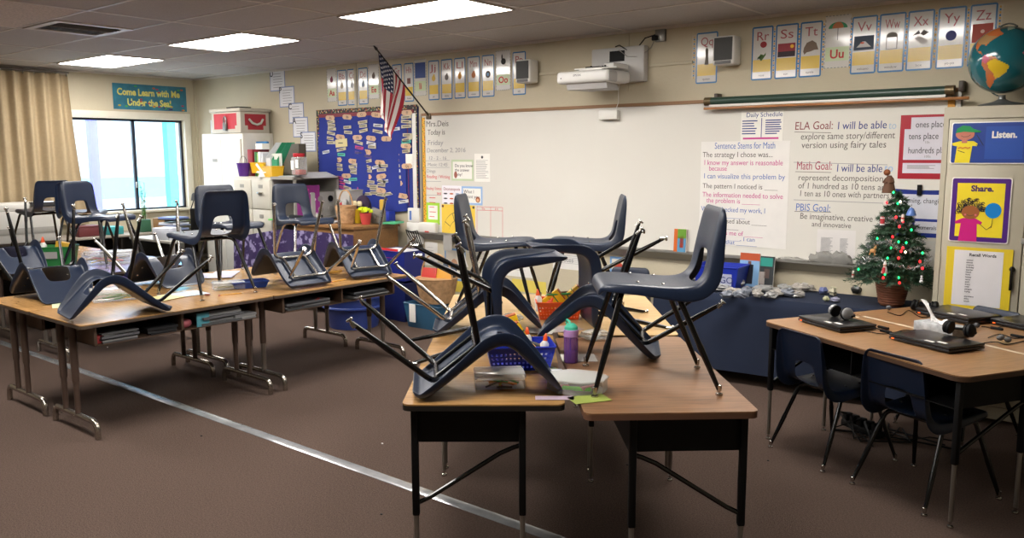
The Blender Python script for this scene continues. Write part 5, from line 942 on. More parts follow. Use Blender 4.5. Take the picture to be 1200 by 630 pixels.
# counter with wooden top in front of the bulletin board
t = empty('low_bookcase', 'low wooden bookcase counter under the blue bulletin board', 'bookcase', (3.93, -.42, 0)); WC_ = wood('counter_wood', '#8f683e', '#785430', .45)
m = MB(); m.b2(-.82, .22, -.32, .33, .93, .965, bev=.004); m.build('top', WC_, t)
MB().b2(.18, .20, -.30, .32, .62, .93).build('side_panel', WC_, t, smooth=False); m = MB(); m.b2(-.80, .18, -.30, -.28, .86, .93); m.b2(.12, .17, .22, .30, 0, .62); m.b2(-.82, -.80, -.28, .30, 0, .93); m.b2(-.80, .18, .30, .32, .3, .93); m.b2(-.80, .18, -.28, .30, .62, .64); m.build('carcass', WC_, t, smooth=False)
PF = mat('purple_print_cloth', '#2c184e', .9, bump=.1)
_nt = PF.node_tree; _v = _nt.nodes.new('ShaderNodeTexVoronoi'); _v.inputs['Scale'].default_value = 9; _n = _nt.nodes.new('ShaderNodeTexNoise'); _n.inputs['Scale'].default_value = 26; _a = _nt.nodes.new('ShaderNodeMath'); _a.operation = 'MULTIPLY'; _r = _nt.nodes.new('ShaderNodeValToRGB')
_r.color_ramp.elements[0].position = .13; _r.color_ramp.elements[0].color = lin('#8a80a8'); _r.color_ramp.elements[1].position = .20; _r.color_ramp.elements[1].color = lin('#2a174a')
_t = _nt.nodes.new('ShaderNodeTexCoord')
for _q in (_v, _n): _nt.links.new(_t.outputs['Object'], _q.inputs[0])
_nt.links.new(_v.outputs['Distance'], _a.inputs[0]); _nt.links.new(_n.outputs[0], _a.inputs[1]); _nt.links.new(_a.outputs[0], _r.inputs[0]); _nt.links.new(_r.outputs[0], _nt.nodes['Principled BSDF'].inputs['Base Color'])
t = empty('purple_cloth', 'purple flower-print cloth hanging below the wooden counter', 'cloth', (0, 0, 0))
MB().grid(lambda u, v: (1.95+2.2*u, -.745-.02*math.sin(u*38)*(1-v*.6)-.03*(1-v), .08+(.88-.10*max(0, .45-u)/.45*1.5-.08)*v), 90, 8).build('drape', PF, t, recalc=False)
ZC = .967
def onC(u, y=-.5): d = ray(u, 270); return (CAM + d*((y-CAM.y)/d.y)).x
WK = mat('pale_wicker', '#b08a62', .8, bump=.8, bscale=40, var=.25, vscale=25)
def wicker(lab, loc, r0, r1, h, hh, M_=WK, name='wicker_basket'):
    t = empty(name, lab, 'basket', loc); MB().lathe([(r0, 0), ((r0+r1)/2*1.02, h*.5), (r1, h), (r1*1.04, h*1.02), (r1*.94, h), (r0*.9, .01)], 24).build('body', M_, t)
    m = MB(); [m.lathe([(r0+(r1-r0)*k/7, h*k/7+.004), (r0+(r1-r0)*k/7+.006, h*k/7+h/16), (r0+(r1-r0)*(k+.8)/7, h*(k+.9)/7)], 24) for k in range(7)]; m.build('weave_ring', M_, t)
    if hh: MB().tube([(r1*math.cos(a), 0, h+hh*math.sin(a)) for a in [PI*k/16 for k in range(17)]], .008, 8).build('handle', M_, t)
    return t
wicker('pale wicker basket with a tall round handle on the wooden counter', (onC(406, -.52), -.52, ZC), .085, .115, .19, .17)
t = empty('yellow_cup', 'yellow plastic cup behind the wicker basket on the counter', 'cup', (onC(419.5, -.42), -.42, ZC)); MB().lathe([(.035, 0), (.055, .15), (.058, .152), (.05, .15), (.03, .01)], 18).build('cup', c('#d8b81e'), t)
t = empty('red_cup', 'red plastic cup filled with neon yellow flags on the counter', 'cup', (onC(429, -.47), -.47, ZC)); MB().lathe([(.045, 0), (.065, .12), (.068, .122), (.06, .12), (.04, .01)], 18).build('cup', c('#b8403c'), t); m = MB(); r_ = random.Random(1); [m.box(r_.uniform(-.06, .06), r_.uniform(-.03, .03), .15+r_.uniform(-.01, .02), .04, .02, .03, rz=r_.random()) for _ in range(11)]; m.build('neon_flags', c('#cfe01e'), t, smooth=False)
t = empty('pouch', 'grey fabric pouch with a buckle on the wooden counter', 'pouch', (onC(444, -.34), -.34, ZC)); MB().b2(-.085, .085, -.04, .04, 0, .15, bev=.02).build('body', c('#6f6b60', .8), t); MB().b2(-.08, .08, -.046, -.03, .08, .145, bev=.008).build('flap', c('#78746a', .8), t); MB().b2(-.012, .012, -.05, -.045, .06, .09).build('buckle', GREYP, t)
t = empty('plush_bag', 'dark purple lump-shaped bag with cream goggles on the counter', 'bag', (onC(426.5, -.24), -.24, ZC)); MB().ball((0, 0, .14), .115, 20, sc=(.95, .7, 1.35)).build('body', c('#2a1a34', .85), t); [MB().box(s*.042, -.088, .205, .07, .02, .055, bev=.012).build('goggle', c('#cfc29a'), t) for s in (-1, 1)]
o = tub('clear_tote', 'tall clear plastic tote of supplies behind the wicker basket', 'tote', (onC(411, -.20), -.20, ZC), 0, .22, .2, .34, '#b5b2ae'); bpy.data.objects[[ch.name for ch in o.children][0]].data.materials[0] = clear_mat('foggy_plastic', '#b0aea8', .45)
for i, (u, hc, h0) in enumerate(((405, '#b0b0ae', .24), (402, '#a82a34', .20), (399, '#b8b8b4', .22), (434, '#c8a23a', .24))): tag(MB().lathe([(.03, 0), (.03, h0), (.02, h0+.01)], 14).build('bottle', c(hc), loc=(onC(u, -.34), -.34 if i < 3 else -.16, ZC)), ('grey bottle behind the wicker basket on the counter', 'red bottle behind the wicker basket on the counter', 'white bottle left of the wicker basket on the counter', 'mustard bottle behind the dark purple bag')[i], 'bottle')
tag(MB().box(onC(444, -.16), -.18, ZC+.07, .22, .10, .12, R=Euler((.2, .3, .1)).to_matrix(), bev=.01).build('plastic_pack', clear_mat('foggy_plastic', '#b0aea8', .45)), 'crushed clear plastic pack right of the dark purple bag', 'packet')
tag(MB().box(onC(461, -.24), -.24, ZC+.012, .16, .2, .02, rz=.3, bev=.004).build('green_folder', c('#4fae7c')), 'mint green folder lying at the right end of the counter', 'folder')
tag(MB().box(onC(455, -.12), -.13, ZC+.06, .16, .1, .12, bev=.008).build('blue_box', c('#2036a0')), 'blue box behind the grey pouch on the counter', 'box')
for i, (u, y, wd, hc, lab) in enumerate(((345, -.62, .3, '#d0d0d0', 'white papers with a black hole punch at the left of the counter'), (365, -.60, .26, '#9ab8d8', 'pale blue papers on the counter below the chrome chair seat'), (385, -.6, .2, '#c8ccd0', 'grey white papers on the counter beside the basket'), (327, -.66, .12, '#5fb85a', 'green marker pack on the counter'))):
    tag(MB().box(onC(u, y), y, ZC+.01, wd, .22, .018, rz=.1*i, bev=.002).build('paper_pile', c(hc)), lab, 'paper')
tag(MB().b2(-.13, .13, -.03, .03, 0, .055, bev=.02).build('hole_punch', MATTE, loc=(onC(349, -.70), -.70, ZC+.02)), 'black three-hole punch at the front of the counter', 'hole punch')
# bins and baskets on the floor
tub('storage_bin', 'dark blue crate of papers right of the wooden counter, upper one', 'bin', (4.50, -.42, .42), 0, .44, .30, .30, '#1a2676')
tag(MB().b2(4.32, 4.68, -.54, -.30, .70, .725).build('paper_pile', c('#d8d8da'), smooth=False), 'white papers filling the dark blue crate below the counter', 'paper'); tag(MB().b2(4.33, 4.6, -.565, -.545, .65, .745).build('red_folder', c('#c82a2a'), smooth=False), 'red folder edge in the dark blue crate', 'folder')
tub('storage_bin', 'dark blue crate on the carpet carrying the crate of papers, lower one', 'bin', (4.50, -.42, 0), 0, .46, .32, .40, '#141d50')
t = empty('round_tub', 'big round blue plastic tub on the floor under the left desks', 'tub', (4.40, -.98, 0)); MB().lathe([(.24, 0), (.30, .30), (.315, .305), (.315, .33), (.295, .33), (.28, .30), (.22, .02)], 36).build('tub', c('#33468c', .35), t); MB().lathe([(.302, .2), (.308, .205), (.308, .22), (.303, .225)], 36).build('band', c('#33468c'), t)
xb = atY(505, 330, -.55).x + .03
t = tub('storage_bin', 'teal plastic bin with a white label on the floor under the wicker book basket', 'bin', (xb-.02, -.52, 0), 0, .5, .36, .24, '#2f5a78'); MB().b2(-.16, -.08, -.19, -.182, .06, .24).build('label', WHITE, t, smooth=False)
t = wicker('woven basket of books stacked on the teal bin by the marker tray', (xb, -.50, .25), .16, .21, .24, .24, WK)
for i, (dx, dy, hc, lab, rz) in enumerate(((-.10, -.06, '#b03a34', 'red and white book standing in the woven book basket', .1), (-.02, .02, '#3a5a78', 'dark blue book in the woven basket behind the red one', -.1), (.08, -.02, '#c8923a', 'ochre book at the right of the woven book basket', .2), (.02, .09, '#2a3a4a', 'tall slate book at the back of the woven book basket', 0))):
    o = MB().b2(-.09, .09, -.012, .012, .06, .34+.04*(i == 3), bev=.002).build('picture_book', c(hc, .3), loc=(xb+dx, -.50+dy, .25), rot=(-.25, 0, rz)); tag(o, lab, 'book', None)
t = empty('router_box', 'small white electronic box with red mark in the marker tray', 'electronic box', (4.56, -.05, .876)); MB().b2(-.13, .12, -.035, .03, .0, .11, bev=.015).build('housing', WPL, t); MB().b2(-.03, .03, -.037, -.035, .008, .02).build('red_mark', c('#c83a34'), t, smooth=False)
t = empty('cable_bundle', 'black cables hanging by the wall boxes right of the counter', 'cables', (4.50, -.14, .74))
for k in range(6): MB().tube([(-.2+.05*k, -.03*k, .16), (-.12+.03*k, -.06, .12+.01*k), (.0+.02*k, -.05, -.02), (.02+.02*k, -.04, -.25-.03*k)], .006, 6).build('cable', MATTE, t)
for k in range(2): tag(MB().b2(-.04, .08, -.006, 0, -.16, 0).build('grey_flap', mat('tray_grey', '#9d9a94', .5), loc=(4.85+.33*k, -.09, .868)), 'grey clip panel hanging off the marker tray, %s' % ('left one beside the wall boxes' if k == 0 else 'right one above the hand picture chart'), 'panel')
tag(MB().grid(lambda u, v: (5.02+.10*u+.05*v*v, -.10-.03*math.sin(v*3), .90-.34*v), 4, 10).build('hanging_cloth', WHITE, recalc=False), 'white cloth strip hanging over the marker tray', 'cloth')

# ---------------------------------------------------------------- window counter
t = empty('window_counter', 'dark shelf counter with light edge running below the window', 'counter', (.32, -2.6, 0))
MB().b2(-.31, .31, -2.6, 2.5, .705, .73, bev=.003).build('top', c('#8a8276'), t); m = MB(); m.b2(-.31, -.29, -2.6, 2.5, 0, .7)
for k in range(6): m.b2(-.3, .27, -2.6+.94*k-.01*(k > 0), -2.58+.94*k-.01*(k > 0), 0, .7)
m.build('carcass', c('#2a221c'), t, smooth=False); MB().b2(-.3, .27, -2.58, 2.48, .34, .36).build('shelf', c('#2a221c'), t, smooth=False)
ZW = .732
t = empty('printer', 'large white office printer on the counter below the curtain', 'printer', (.44, -2.55, ZW)); MB().b2(-.26, .26, -.36, .36, 0, .36, bev=.02).build('body', c('#b9b7b1'), t); MB().b2(-.25, .25, -.34, .34, .36, .44, bev=.015).build('scanner_lid', c('#c8c6c0'), t); MB().b2(.20, .30, .05, .33, .40, .455, bev=.01).build('control_panel', c('#3a3a3c', .2), t); MB().b2(.255, .303, .10, .28, .452, .458).build('display', mat('display_glow', '#e8f0ff', .2, emit=1.2), t, smooth=False); MB().b2(.262, .266, -.30, .30, .10, .17, bev=.003).build('paper_drawer', GREYP, t)
t = empty('basket_box', 'dark red box on the window counter behind the chairs', 'box', (.40, -1.78, ZW)); MB().b2(-.1, .1, -.13, .13, 0, .11, bev=.006).build('body', c('#5a1f22'), t); MB().b2(-.105, .105, -.135, .135, .11, .13, bev=.004).build('lid', c('#5a1f22'), t)
tag(MB().box(.42, -1.48, ZW+.05, .2, .2, .10, rz=.2, bev=.01).build('teal_box', c('#2f8a8c')), 'teal box on the window counter seen between chair legs', 'box')
t = empty('potted_plant', 'leggy green plant in a square green pot before the window', 'plant', (.42, -1.06, ZW)); MB().b2(-.06, .06, -.065, .065, 0, .16, bev=.008).build('pot', c('#24523a'), t); m = MB(); r_ = random.Random(14)
for k in range(9):
    x, y = r_.uniform(-.03, .03), r_.uniform(-.03, .03); dx, dy = r_.uniform(-.07, .07), r_.uniform(-.12, .10); hgt = r_.uniform(.18, .52); P_ = [Vector((x+dx*f*f, y+dy*f*f, .14+hgt*f)) for f in [i/6 for i in range(7)]]; m.tube(P_, .003, 5)
    for q in range(12):
        b = P_[min(6, 1+q//2)]; a = r_.uniform(0, 6.28); e = b + Vector((math.cos(a), math.sin(a), r_.uniform(-.2, .6)))*.045; w_ = Vector((-math.sin(a), math.cos(a), 0))*.012; m.bm.faces.new([m.bm.verts.new(v) for v in (b, b.lerp(e, .5)+w_, e, b.lerp(e, .5)-w_)])
m.build('foliage', c('#55803a', .6), t, recalc=False)
t = empty('wooden_speaker', 'small wooden box speaker with black front on the window counter', 'speaker', (.44, -.80, ZW), .5); MB().b2(-.07, .09, -.14, .14, 0, .17, bev=.004).build('cabinet', c('#8a6a46'), t); MB().b2(.09, .094, -.125, .125, .012, .155).build('grille', MATTE, t, smooth=False)
t = empty('terrarium', 'small brown and green terrarium box near the window corner', 'terrarium', (.5, -.52, ZW)); MB().b2(-.06, .06, -.12, .12, 0, .12, bev=.006).build('tank', c('#3c3a24'), t); m = MB(); r_ = random.Random(3); [m.ball((r_.uniform(-.04, .05), r_.uniform(-.1, .1), r_.uniform(.08, .13)), .022, 8) for _ in range(9)]; m.build('moss', c('#4a6a2c', .9), t)
# table in the corner with trays and papers
t = empty('corner_desk', 'cluttered desk between window counter and the glare-whitened cabinet', 'desk', (1.35, -1.15, 0)); MB().b2(-.45, .5, -.35, .35, .70, .73, bev=.004).build('top', c('#9a9890'), t); [MB().b2(x, x+.04, y, y+.04, 0, .7).build('leg', GREYP, t, smooth=False) for x in (-.42, .44) for y in (-.32, .28)]
t = empty('letter_tray', 'stack of letter trays with blue-grey papers on the corner desk', 'letter tray', (1.25, -1.1, .732)); 
for k in range(4): MB().b2(-.16, .16, -.13, .13, .065*k, .065*k+.01, bev=.002).build('tray', MATTE if k % 2 else c('#7a86a8'), t); MB().box(0, -.01, .065*k+.025, .28, .22, .022, rz=.06*k).build('papers', c(('#c8cede', '#8f9cc4', '#d8dce4', '#6a7cb0')[k]), t, smooth=False)
tag(MB().box(1.58, -1.38, .80, .25, .2, .14, rz=.3, bev=.006).build('white_carton', c('#c2c6d0')), 'white carton beside the letter trays on the corner desk', 'box')
t = empty('desk_monitor', 'dark small monitor on the corner desk seen through the chair back', 'monitor', (1.78, -1.05, .732), .4); MB().b2(-.02, .02, -.18, .18, .08, .36, bev=.006).build('screen', MATTE, t); MB().b2(-.08, .08, -.09, .09, 0, .012, bev=.004).build('base', MATTE, t); MB().b2(-.012, .012, -.02, .02, .01, .1).build('stand', MATTE, t)
t = empty('desk_lamp', 'dark desk lamp head rising near the right side of the window', 'lamp', (.55, -.45, ZW)); MB().lathe([(.06, 0), (.06, .012), (.01, .02)], 16).build('base', MATTE, t); MB().tube([(0, 0, .01), (-.02, -.02, .25), (.03, .02, .42)], .007, 6).build('pole', MATTE, t); MB().lathe([(.05, 0), (.035, .08), (.02, .1)], 16, (.03, .02, .38)).build('lamp_shade', DGREY, t)
tag(MB().b2(-.06, .06, -.06, .06, 0, .07, bev=.02).build('pink_pouch', c('#c86a9a'), loc=(.56, -.30, ZW)), 'small pink pouch by the lamp at the window corner', 'pouch')

# ---------------------------------------------------------------- on the centre desks
ZD = .762; ZL = .712
def basket(name, lab, loc, rz, wx, wy, h, hc, group=None):
    t = empty(name, lab, 'basket', loc, rz, group); m = MB(); a, b = wx/2, wy/2; tp = .84
    cs = [(-a, -b), (a, -b), (a, b), (-a, b)]
    for k in range(4):
        (x0, y0), (x1, y1) = cs[k], cs[(k+1) % 4]; n = 28 if abs(x1-x0) > abs(y1-y0) else 20
        def f(u, v, x0=x0, y0=y0, x1=x1, y1=y1): s = tp+(1-tp)*v; return ((x0+(x1-x0)*u)*s, (y0+(y1-y0)*u)*s, .002+h*v)
        m.grid(f, n+1, 11, skip=lambda i, j, n=n: i % 2 == 1 and j % 2 == 1 and 1 <= i < n and j < 9)
    m.prism([(-a*tp, -b*tp, 0), (a*tp, -b*tp, 0), (a*tp, b*tp, 0), (-a*tp, b*tp, 0)], (0, 0, .003)); o = m.build('basket_wall', c(hc, .35), t, smooth=False, recalc=False)
    sd = o.modifiers.new('s', 'SOLIDIFY'); sd.thickness = .0025
    m = MB(); [m.tube([Vector((*cs[k], h)), Vector((*cs[(k+1) % 4], h))], .0045, 6) for k in range(4)]; m.build('rim', c(hc, .35), t); return t
def P2(u, v, z=ZD): p = atZ(u, v, z); return (p.x, p.y, z)
def glue(lab, loc, rot=(0, 0, 0), s=1, body='#d6d6d2'):
    t = empty('glue_bottle', lab, 'glue bottle', loc, 0, 'glue bottles', rot=rot); MB().lathe([(.02*s, 0), (.022*s, .005), (.022*s, .075*s), (.012*s, .09*s), (.009*s, .095*s)], 16).build('bottle', c(body, .3), t); MB().lathe([(.012*s, .092*s), (.011*s, .105*s), (.004*s, .128*s), (.001*s, .13*s)], 12).build('cap', c('#e0521e', .4), t); return t
pb = P2(604, 432); cb = (pb[0]-.02, pb[1]+.05, ZD)
basket('supply_basket', 'blue perforated plastic basket of crayons and glue on the oak desk', cb, aL+.12, .30, .20, .105, '#1a2ea6', 'plastic supply baskets')
def loc_in(b, rz, dx, dy, dz=0): return (b[0]+dx*math.cos(rz)-dy*math.sin(rz), b[1]+dx*math.sin(rz)+dy*math.cos(rz), b[2]+dz)
def crayons(lab, loc, rot, w_=.07, h_=.125, hc='#dcb41c', name='crayon_box'):
    t = empty(name, lab, 'crayon box', loc, 0, 'crayon boxes', rot=rot); MB().b2(-w_/2, w_/2, -.016, .016, 0, h_, bev=.001).build('box', c(hc, .4), t); MB().b2(-w_/2-.0004, w_/2+.0004, -.0166, .0166, h_*.62, h_*.68).build('green_band', c('#2c6a3c'), t, smooth=False); text('CRAYONS', .012, c('#2c4a34'), (-w_/2+.012, -.0172, h_*.35), t, width=w_*.7); MB().b2(-w_/2+.004, w_/2-.004, -.013, .013, h_, h_+.006).build('crayon_tips', c('#a85a34'), t, smooth=False); return t
ra = aL+.12
crayons('yellow crayon box leaning highest at the left of the blue basket', loc_in(cb, ra, -.01, .04, .10), (.1, -.3, ra), .08, .125)
crayons('yellow crayon box leaning across the middle of the blue basket', loc_in(cb, ra, .03, .0, .085), (.1, -.5, ra), .06, .12)
crayons('orange-banded crayon box lying inside the blue basket, right of the yellow ones', loc_in(cb, ra, .06, -.03, .07), (.2, -.8, ra), .05, .11, '#c8902c')
glue('white glue bottle with orange cap at the front right of the blue basket', loc_in(cb, ra, .105, -.02, .035), (.0, .12, ra), .9); glue('white glue bottle with orange cap at the back of the blue basket', loc_in(cb, ra, .05, .07, .045), (0, -.05, 0), .9)
tag(MB().b2(-.035, .035, -.02, .02, 0, .05, bev=.012).build('eraser', DGREY, loc=loc_in(cb, ra, .05, 0, .06), rot=(0, .3, ra)), 'dark grey eraser lying in the blue basket', 'eraser')
pb = P2(647, 373); cb = (pb[0]-.0, pb[1]+.06, ZD); ra = aR-.02
basket('supply_basket', 'orange perforated plastic basket of crayons under the tipped chairs', cb, ra, .26, .20, .10, '#d8501a', 'plastic supply baskets')
for i, (dx, rr_, lab) in enumerate(((-.04, .9, 'yellow crayon box lying at the left in the orange basket'), (.03, 1.1, 'yellow crayon box on top of the others in the orange basket'), (.08, .8, 'yellow crayon box at the right of the orange basket'))): crayons(lab, loc_in(cb, ra, dx-.03, 0, .07+.008*i), (.2, rr_, ra+.1*i), .08, .11)
tag(MB().tube([(-.07, 0, 0), (.06, .0, .006), (.075, 0, .006)], [.006, .006, .001], 8).build('pencil', c('#2c7a34'), loc=loc_in(cb, ra, .0, -.03, .135), rot=(0, 0, ra)), 'green pencil lying on the crayon boxes in the orange basket', 'pencil'); tag(MB().tube([(-.07, 0, 0), (.06, .0, .006), (.075, 0, .006)], [.006, .006, .001], 8).build('pencil', c('#5a3a20'), loc=loc_in(cb, ra, .01, -.01, .142), rot=(0, 0, ra+.15)), 'brown pencil beside the green one in the orange basket', 'pencil')
glue('glue bottle with orange cap at the left corner of the orange basket', loc_in(cb, ra, -.11, .03, .03), (0, -.1, 0), 1.0)
glue('red-orange glue stick leaning at the left in the orange basket', loc_in(cb, ra, -.08, -.02, .03), (0, .5, ra), .9, '#d8563c')
# water bottle
t = empty('water_bottle', 'purple clear water bottle with mint flip-straw lid on the brown desk', 'water bottle', P2(669, 424), 2.6); MB().lathe([(.030, 0), (.033, .006), (.033, .115), (.030, .125)], 26).build('bottle', PURPC, t); MB().lathe([(.028, .004), (.028, .05)], 20).build('drink', PURPC, t); MB().lathe([(.033, .12), (.034, .125), (.034, .150), (.028, .155)], 26).build('collar', c('#b48ac0', .3), t); MB().lathe([(.031, .150), (.030, .165), (.016, .178), (.012, .18)], 24).build('lid', c('#4fbfa0', .35), t); MB().tube([(0, 0, .165), (.02, 0, .185), (.045, 0, .188), (.052, 0, .172), (.034, 0, .162)], .0055, 8).build('flip_handle', c('#4fbfa0', .35), t); MB().tube([(.005, 0, .02), (.008, 0, .12)], .003, 6).build('straw', c('#7a6ad0'), t)
# clear boxes
def clearbox(lab, loc, rz, wx, wy, h, content, group='clear pencil boxes'):
    t = empty('pencil_box', lab, 'pencil box', loc, rz, group); MB().b2(-wx/2, wx/2, -wy/2, wy/2, 0, h*.62, bev=.006).build('base', CLEAR, t); MB().b2(-wx/2-.003, wx/2+.003, -wy/2-.003, wy/2+.003, h*.62, h, bev=.008).build('lid', CLEAR, t); r_ = random.Random(int(wx*1000)+int(loc[0]*10))
    for k in range(14): MB().tube([(r_.uniform(-wx*.42, 0), r_.uniform(-wy*.4, wy*.4), .006+h*.5*r_.random()), (r_.uniform(0, wx*.42), r_.uniform(-wy*.4, wy*.4), .006+h*.5*r_.random())], .0042, 6).build('crayon', c(content[k % len(content)]), t)
    return t
KID = ('#c83a2c', '#2c8a3c', '#d8b02c', '#3a2c2c', '#d8607a', '#e0862c')
p = P2(578, 455); clearbox('clear pencil box of short crayons under the nearest upside-down chair', (p[0]-.01, p[1]+.05, ZD), aL+.1, .20, .13, .065, KID)
m = MB(); p = P2(683, 458)
t = empty('pencil_box', 'hexagonal clear box of erasers and pencils at the desk gap', 'pencil box', (p[0]-.035, p[1]+.01, ZD), .3, 'clear pencil boxes'); hx_ = [(.125*math.cos(a), .10*math.sin(a), 0) for a in [PI/8+PI*k/4 for k in range(8)]]; MB().prism(hx_, (0, 0, .048)).build('base', clear_mat('foggy_clear', '#dededb', .16), t, smooth=False); MB().prism([(x*1.05, y*1.05, .049) for x, y, z in hx_], (0, 0, .006)).build('lid', clear_mat('foggy_clear', '#dededb', .16), t, smooth=False)
for k, (x, y, hc, a) in enumerate(((-.06, -.03, '#c87a7a', .4), (-.01, -.05, '#6ac83a', .1), (.04, -.06, '#6ac83a', .2), (.06, -.04, '#c8929a', 1.), (0, 0, '#c9bf9a', .3), (.05, .03, '#a9a49a', .8), (-.05, .03, '#d0c8b0', 1.4), (.0, -.02, '#b8b0a0', .9))): MB().box(x, y, .012+.004*k, .07, .022, .012, rz=a, bev=.003).build('eraser', c(hc), t)
# loose papers and cards
def flatp(name, lab, cat, u, v, z, wx, wy, rz, hc, th=.001, dz=0):
    p = P2(u, v, z); return tag(MB().b2(-wx/2, wx/2, -wy/2, wy/2, 0, th).build(name, c(hc), loc=(p[0], p[1], z+dz), rot=(0, 0, rz), smooth=False), lab, cat)
flatp('number_card', 'yellow-green number card under the hexagonal clear box on the brown desk', 'card', 690, 467, ZD, .15, .10, aR+.3, '#8f9c48'); flatp('pink_slip', 'pink slip under the end of the nearest upside-down chair', 'paper', 650, 466, ZD, .15, .05, aL, '#b59fae'); flatp('worksheet', 'green and white worksheet between blue basket and clear box', 'paper', 641, 433, ZD, .10, .14, aL+.5, '#b9c98a'); flatp('worksheet', 'white worksheet corner right of the blue basket', 'paper', 650, 437, ZD, .09, .12, aL+.2, '#c8ccd0', dz=.0015)
flatp('worksheet', 'white paper under the purple water bottle', 'paper', 678, 419, ZD, .16, .14, aR, '#c9c3bb'); flatp('worksheet', 'pinkish worksheet between the two baskets by the desk gap', 'paper', 660, 385, ZD, .18, .14, aR+.4, '#b5a3a0', dz=.0005); flatp('worksheet', 'white worksheet in front of the orange basket', 'paper', 632, 388, ZD, .16, .12, aR-.3, '#c4bfba', dz=.0015)
for i, (u, v, sx, lab) in enumerate(((697, 397, .14, 'zip bag of counting pieces behind the purple water bottle'), (585, 388, .17, 'grey zip bag lying under the back tent-shaped chair'), (600, 377, .14, 'second grey zip bag behind the first under the tent-shaped chair'))):
    p = P2(u, v); m = MB(); m.ball((0, 0, 0), 1, 16)
    for vt in m.bm.verts: vt.co *= 1+rnd.uniform(-.25, .25); vt.co = Vector((vt.co.x*sx/2, vt.co.y*.055, max(0, vt.co.z*.5+.45)*.05))
    tag(m.build('zip_bag', THINP, loc=p, rot=(0, 0, aR+i), smooth=False), lab, 'zip bag', 'zip bags on the centre desks')
tag(MB().b2(-.02, .02, -.008, .008, 0, .09, bev=.003).build('highlighter', c('#c8d82c'), loc=P2(611, 364)), 'yellow highlighter standing left of the orange basket', 'highlighter')
# ---------------------------------------------------------------- on the left desks
p = P2(268, 338, ZL); clearbox('clear box with a pale yellow insert under the big upright chair', (p[0], p[1], ZL), 1.15, .22, .13, .055, ('#cfc9a0', '#c8c4b0')); 
p = P2(135, 352, ZL); clearbox('clear box with green leaf-coloured pieces under the corner upside-down chair', (p[0]-.03, p[1]+.02, ZL), 1.3, .30, .15, .085, ('#4a8a34', '#b8c8a0', '#d8a82c', '#c8ccc0'))
p = P2(88, 346, ZL); clearbox('clear box behind the back of the corner upside-down chair', (p[0]-.1, p[1]+.05, ZL), 1.4, .2, .13, .07, ('#c8ccb8', '#b0b8a8'))
for i, (u, v, wx, hc, lab) in enumerate(((78, 357, .17, '#b9bf9a', 'crumpled greenish papers at the corner of the left desks'), (215, 345, .30, '#b8c4d0', 'pale blue-grey papers under the big upright chair'), (192, 349, .2, '#cfc98a', 'yellowish paper under the chair legs on the left desk'), (230, 325, .42, '#b9b8cf', 'lilac-white sheet painted as window sheen behind the big upright chair'), (262, 322, .40, '#c6c4d6', 'large lilac sheet painted as window sheen at the far side under the big upright chair'))): flatp('worksheet', lab, 'paper', u, v, ZL, wx, .2, 1.2+.3*i, hc, dz=.0012*i)  # the two lilac sheets stand in for window sheen on the desk top
o = tub('pencil_tray', 'blue plastic tray behind the right leg of the big upright chair', 'tray', P2(292, 336, ZL), 1.2, .26, .15, .045, '#1c3c8a')
t = empty('pencil', 'yellow pencil lying in front of the clear box on the left desk', 'pencil', P2(272, 345, ZL), 1.35, 'yellow pencils on the left desks'); t2 = empty('pencil', 'yellow pencil by the chrome-legged chairs on the left desks', 'pencil', P2(398, 329, ZL), 1.7, 'yellow pencils on the left desks')
for q in (t, t2): MB().tube([(-.085, 0, .004), (.07, 0, .004)], .0038, 6).build('shaft', c('#d0962c'), q); MB().tube([(.07, 0, .004), (.088, 0, .004)], [.0038, .0005], 6).build('tip', c('#c8a888'), q); MB().tube([(-.097, 0, .004), (-.085, 0, .004)], .004, 6).build('eraser', c('#b85a5a'), q)
tag(MB().b2(-.018, .018, -.01, .01, 0, .012, bev=.004).build('eraser', c('#7a3a28'), loc=P2(243, 346, ZL), rot=(0, 0, .5)), 'red-brown eraser on the left desk by the clear box', 'eraser')
tag(MB().b2(-.10, .10, -.03, .03, 0, .012).build('ruler', c('#c8943a'), loc=P2(388, 319, ZL), rot=(0, 0, 1.6)), 'wooden ruler between the two chrome-legged chairs', 'ruler')
tag(MB().ball((0, 0, .04), .07, 12, sc=(1.2, .8, .6)).build('purple_pouch', c('#4a2c86'), loc=P2(143, 336, ZL)), 'purple pouch inside the arch of the corner upside-down chair', 'pouch')
# books inside the open book boxes
r_ = random.Random(31)
def stack(x, y, z, L_, n, lab, cols):
    for k in range(n):
        h = r_.uniform(.008, .018); tag(MB().box(0, 0, h/2, .22, L_*r_.uniform(.8, 1), h, rz=r_.uniform(-.06, .06)).build('workbook', c(cols[k % len(cols)], .6), loc=(x+r_.uniform(-.01, .02), y, z), smooth=False), lab, 'workbook', 'workbooks in the desk of the left block'); z += h+.0008
GR = ('#5a5c5e', '#8a8c8c', '#2a2c30', '#6a6c70', '#a0a2a2'); zb = .71-.15+.007
stack(5.66, -3.98, zb, .26, 6, 'grey workbook stacked at the left inside the near left desk', GR); stack(5.66, -3.70, zb, .2, 3, 'dark workbook near the middle of the near left desk shelf', ('#1a1c20', '#3a3c40')); stack(5.66, -3.28, zb, .32, 6, 'grey workbook at the right inside the near left desk', GR); stack(5.66, -3.10, zb, .2, 3, 'light workbook at the right end inside the near left desk', ('#8a8c8e', '#b0b2b2'))
stack(5.66, -2.55, zb, .4, 4, 'workbook at the left inside the desk under the chrome-legged chairs', GR); stack(5.66, -1.95, zb, .4, 4, 'workbook at the right inside the desk under the chrome-legged chairs', GR)
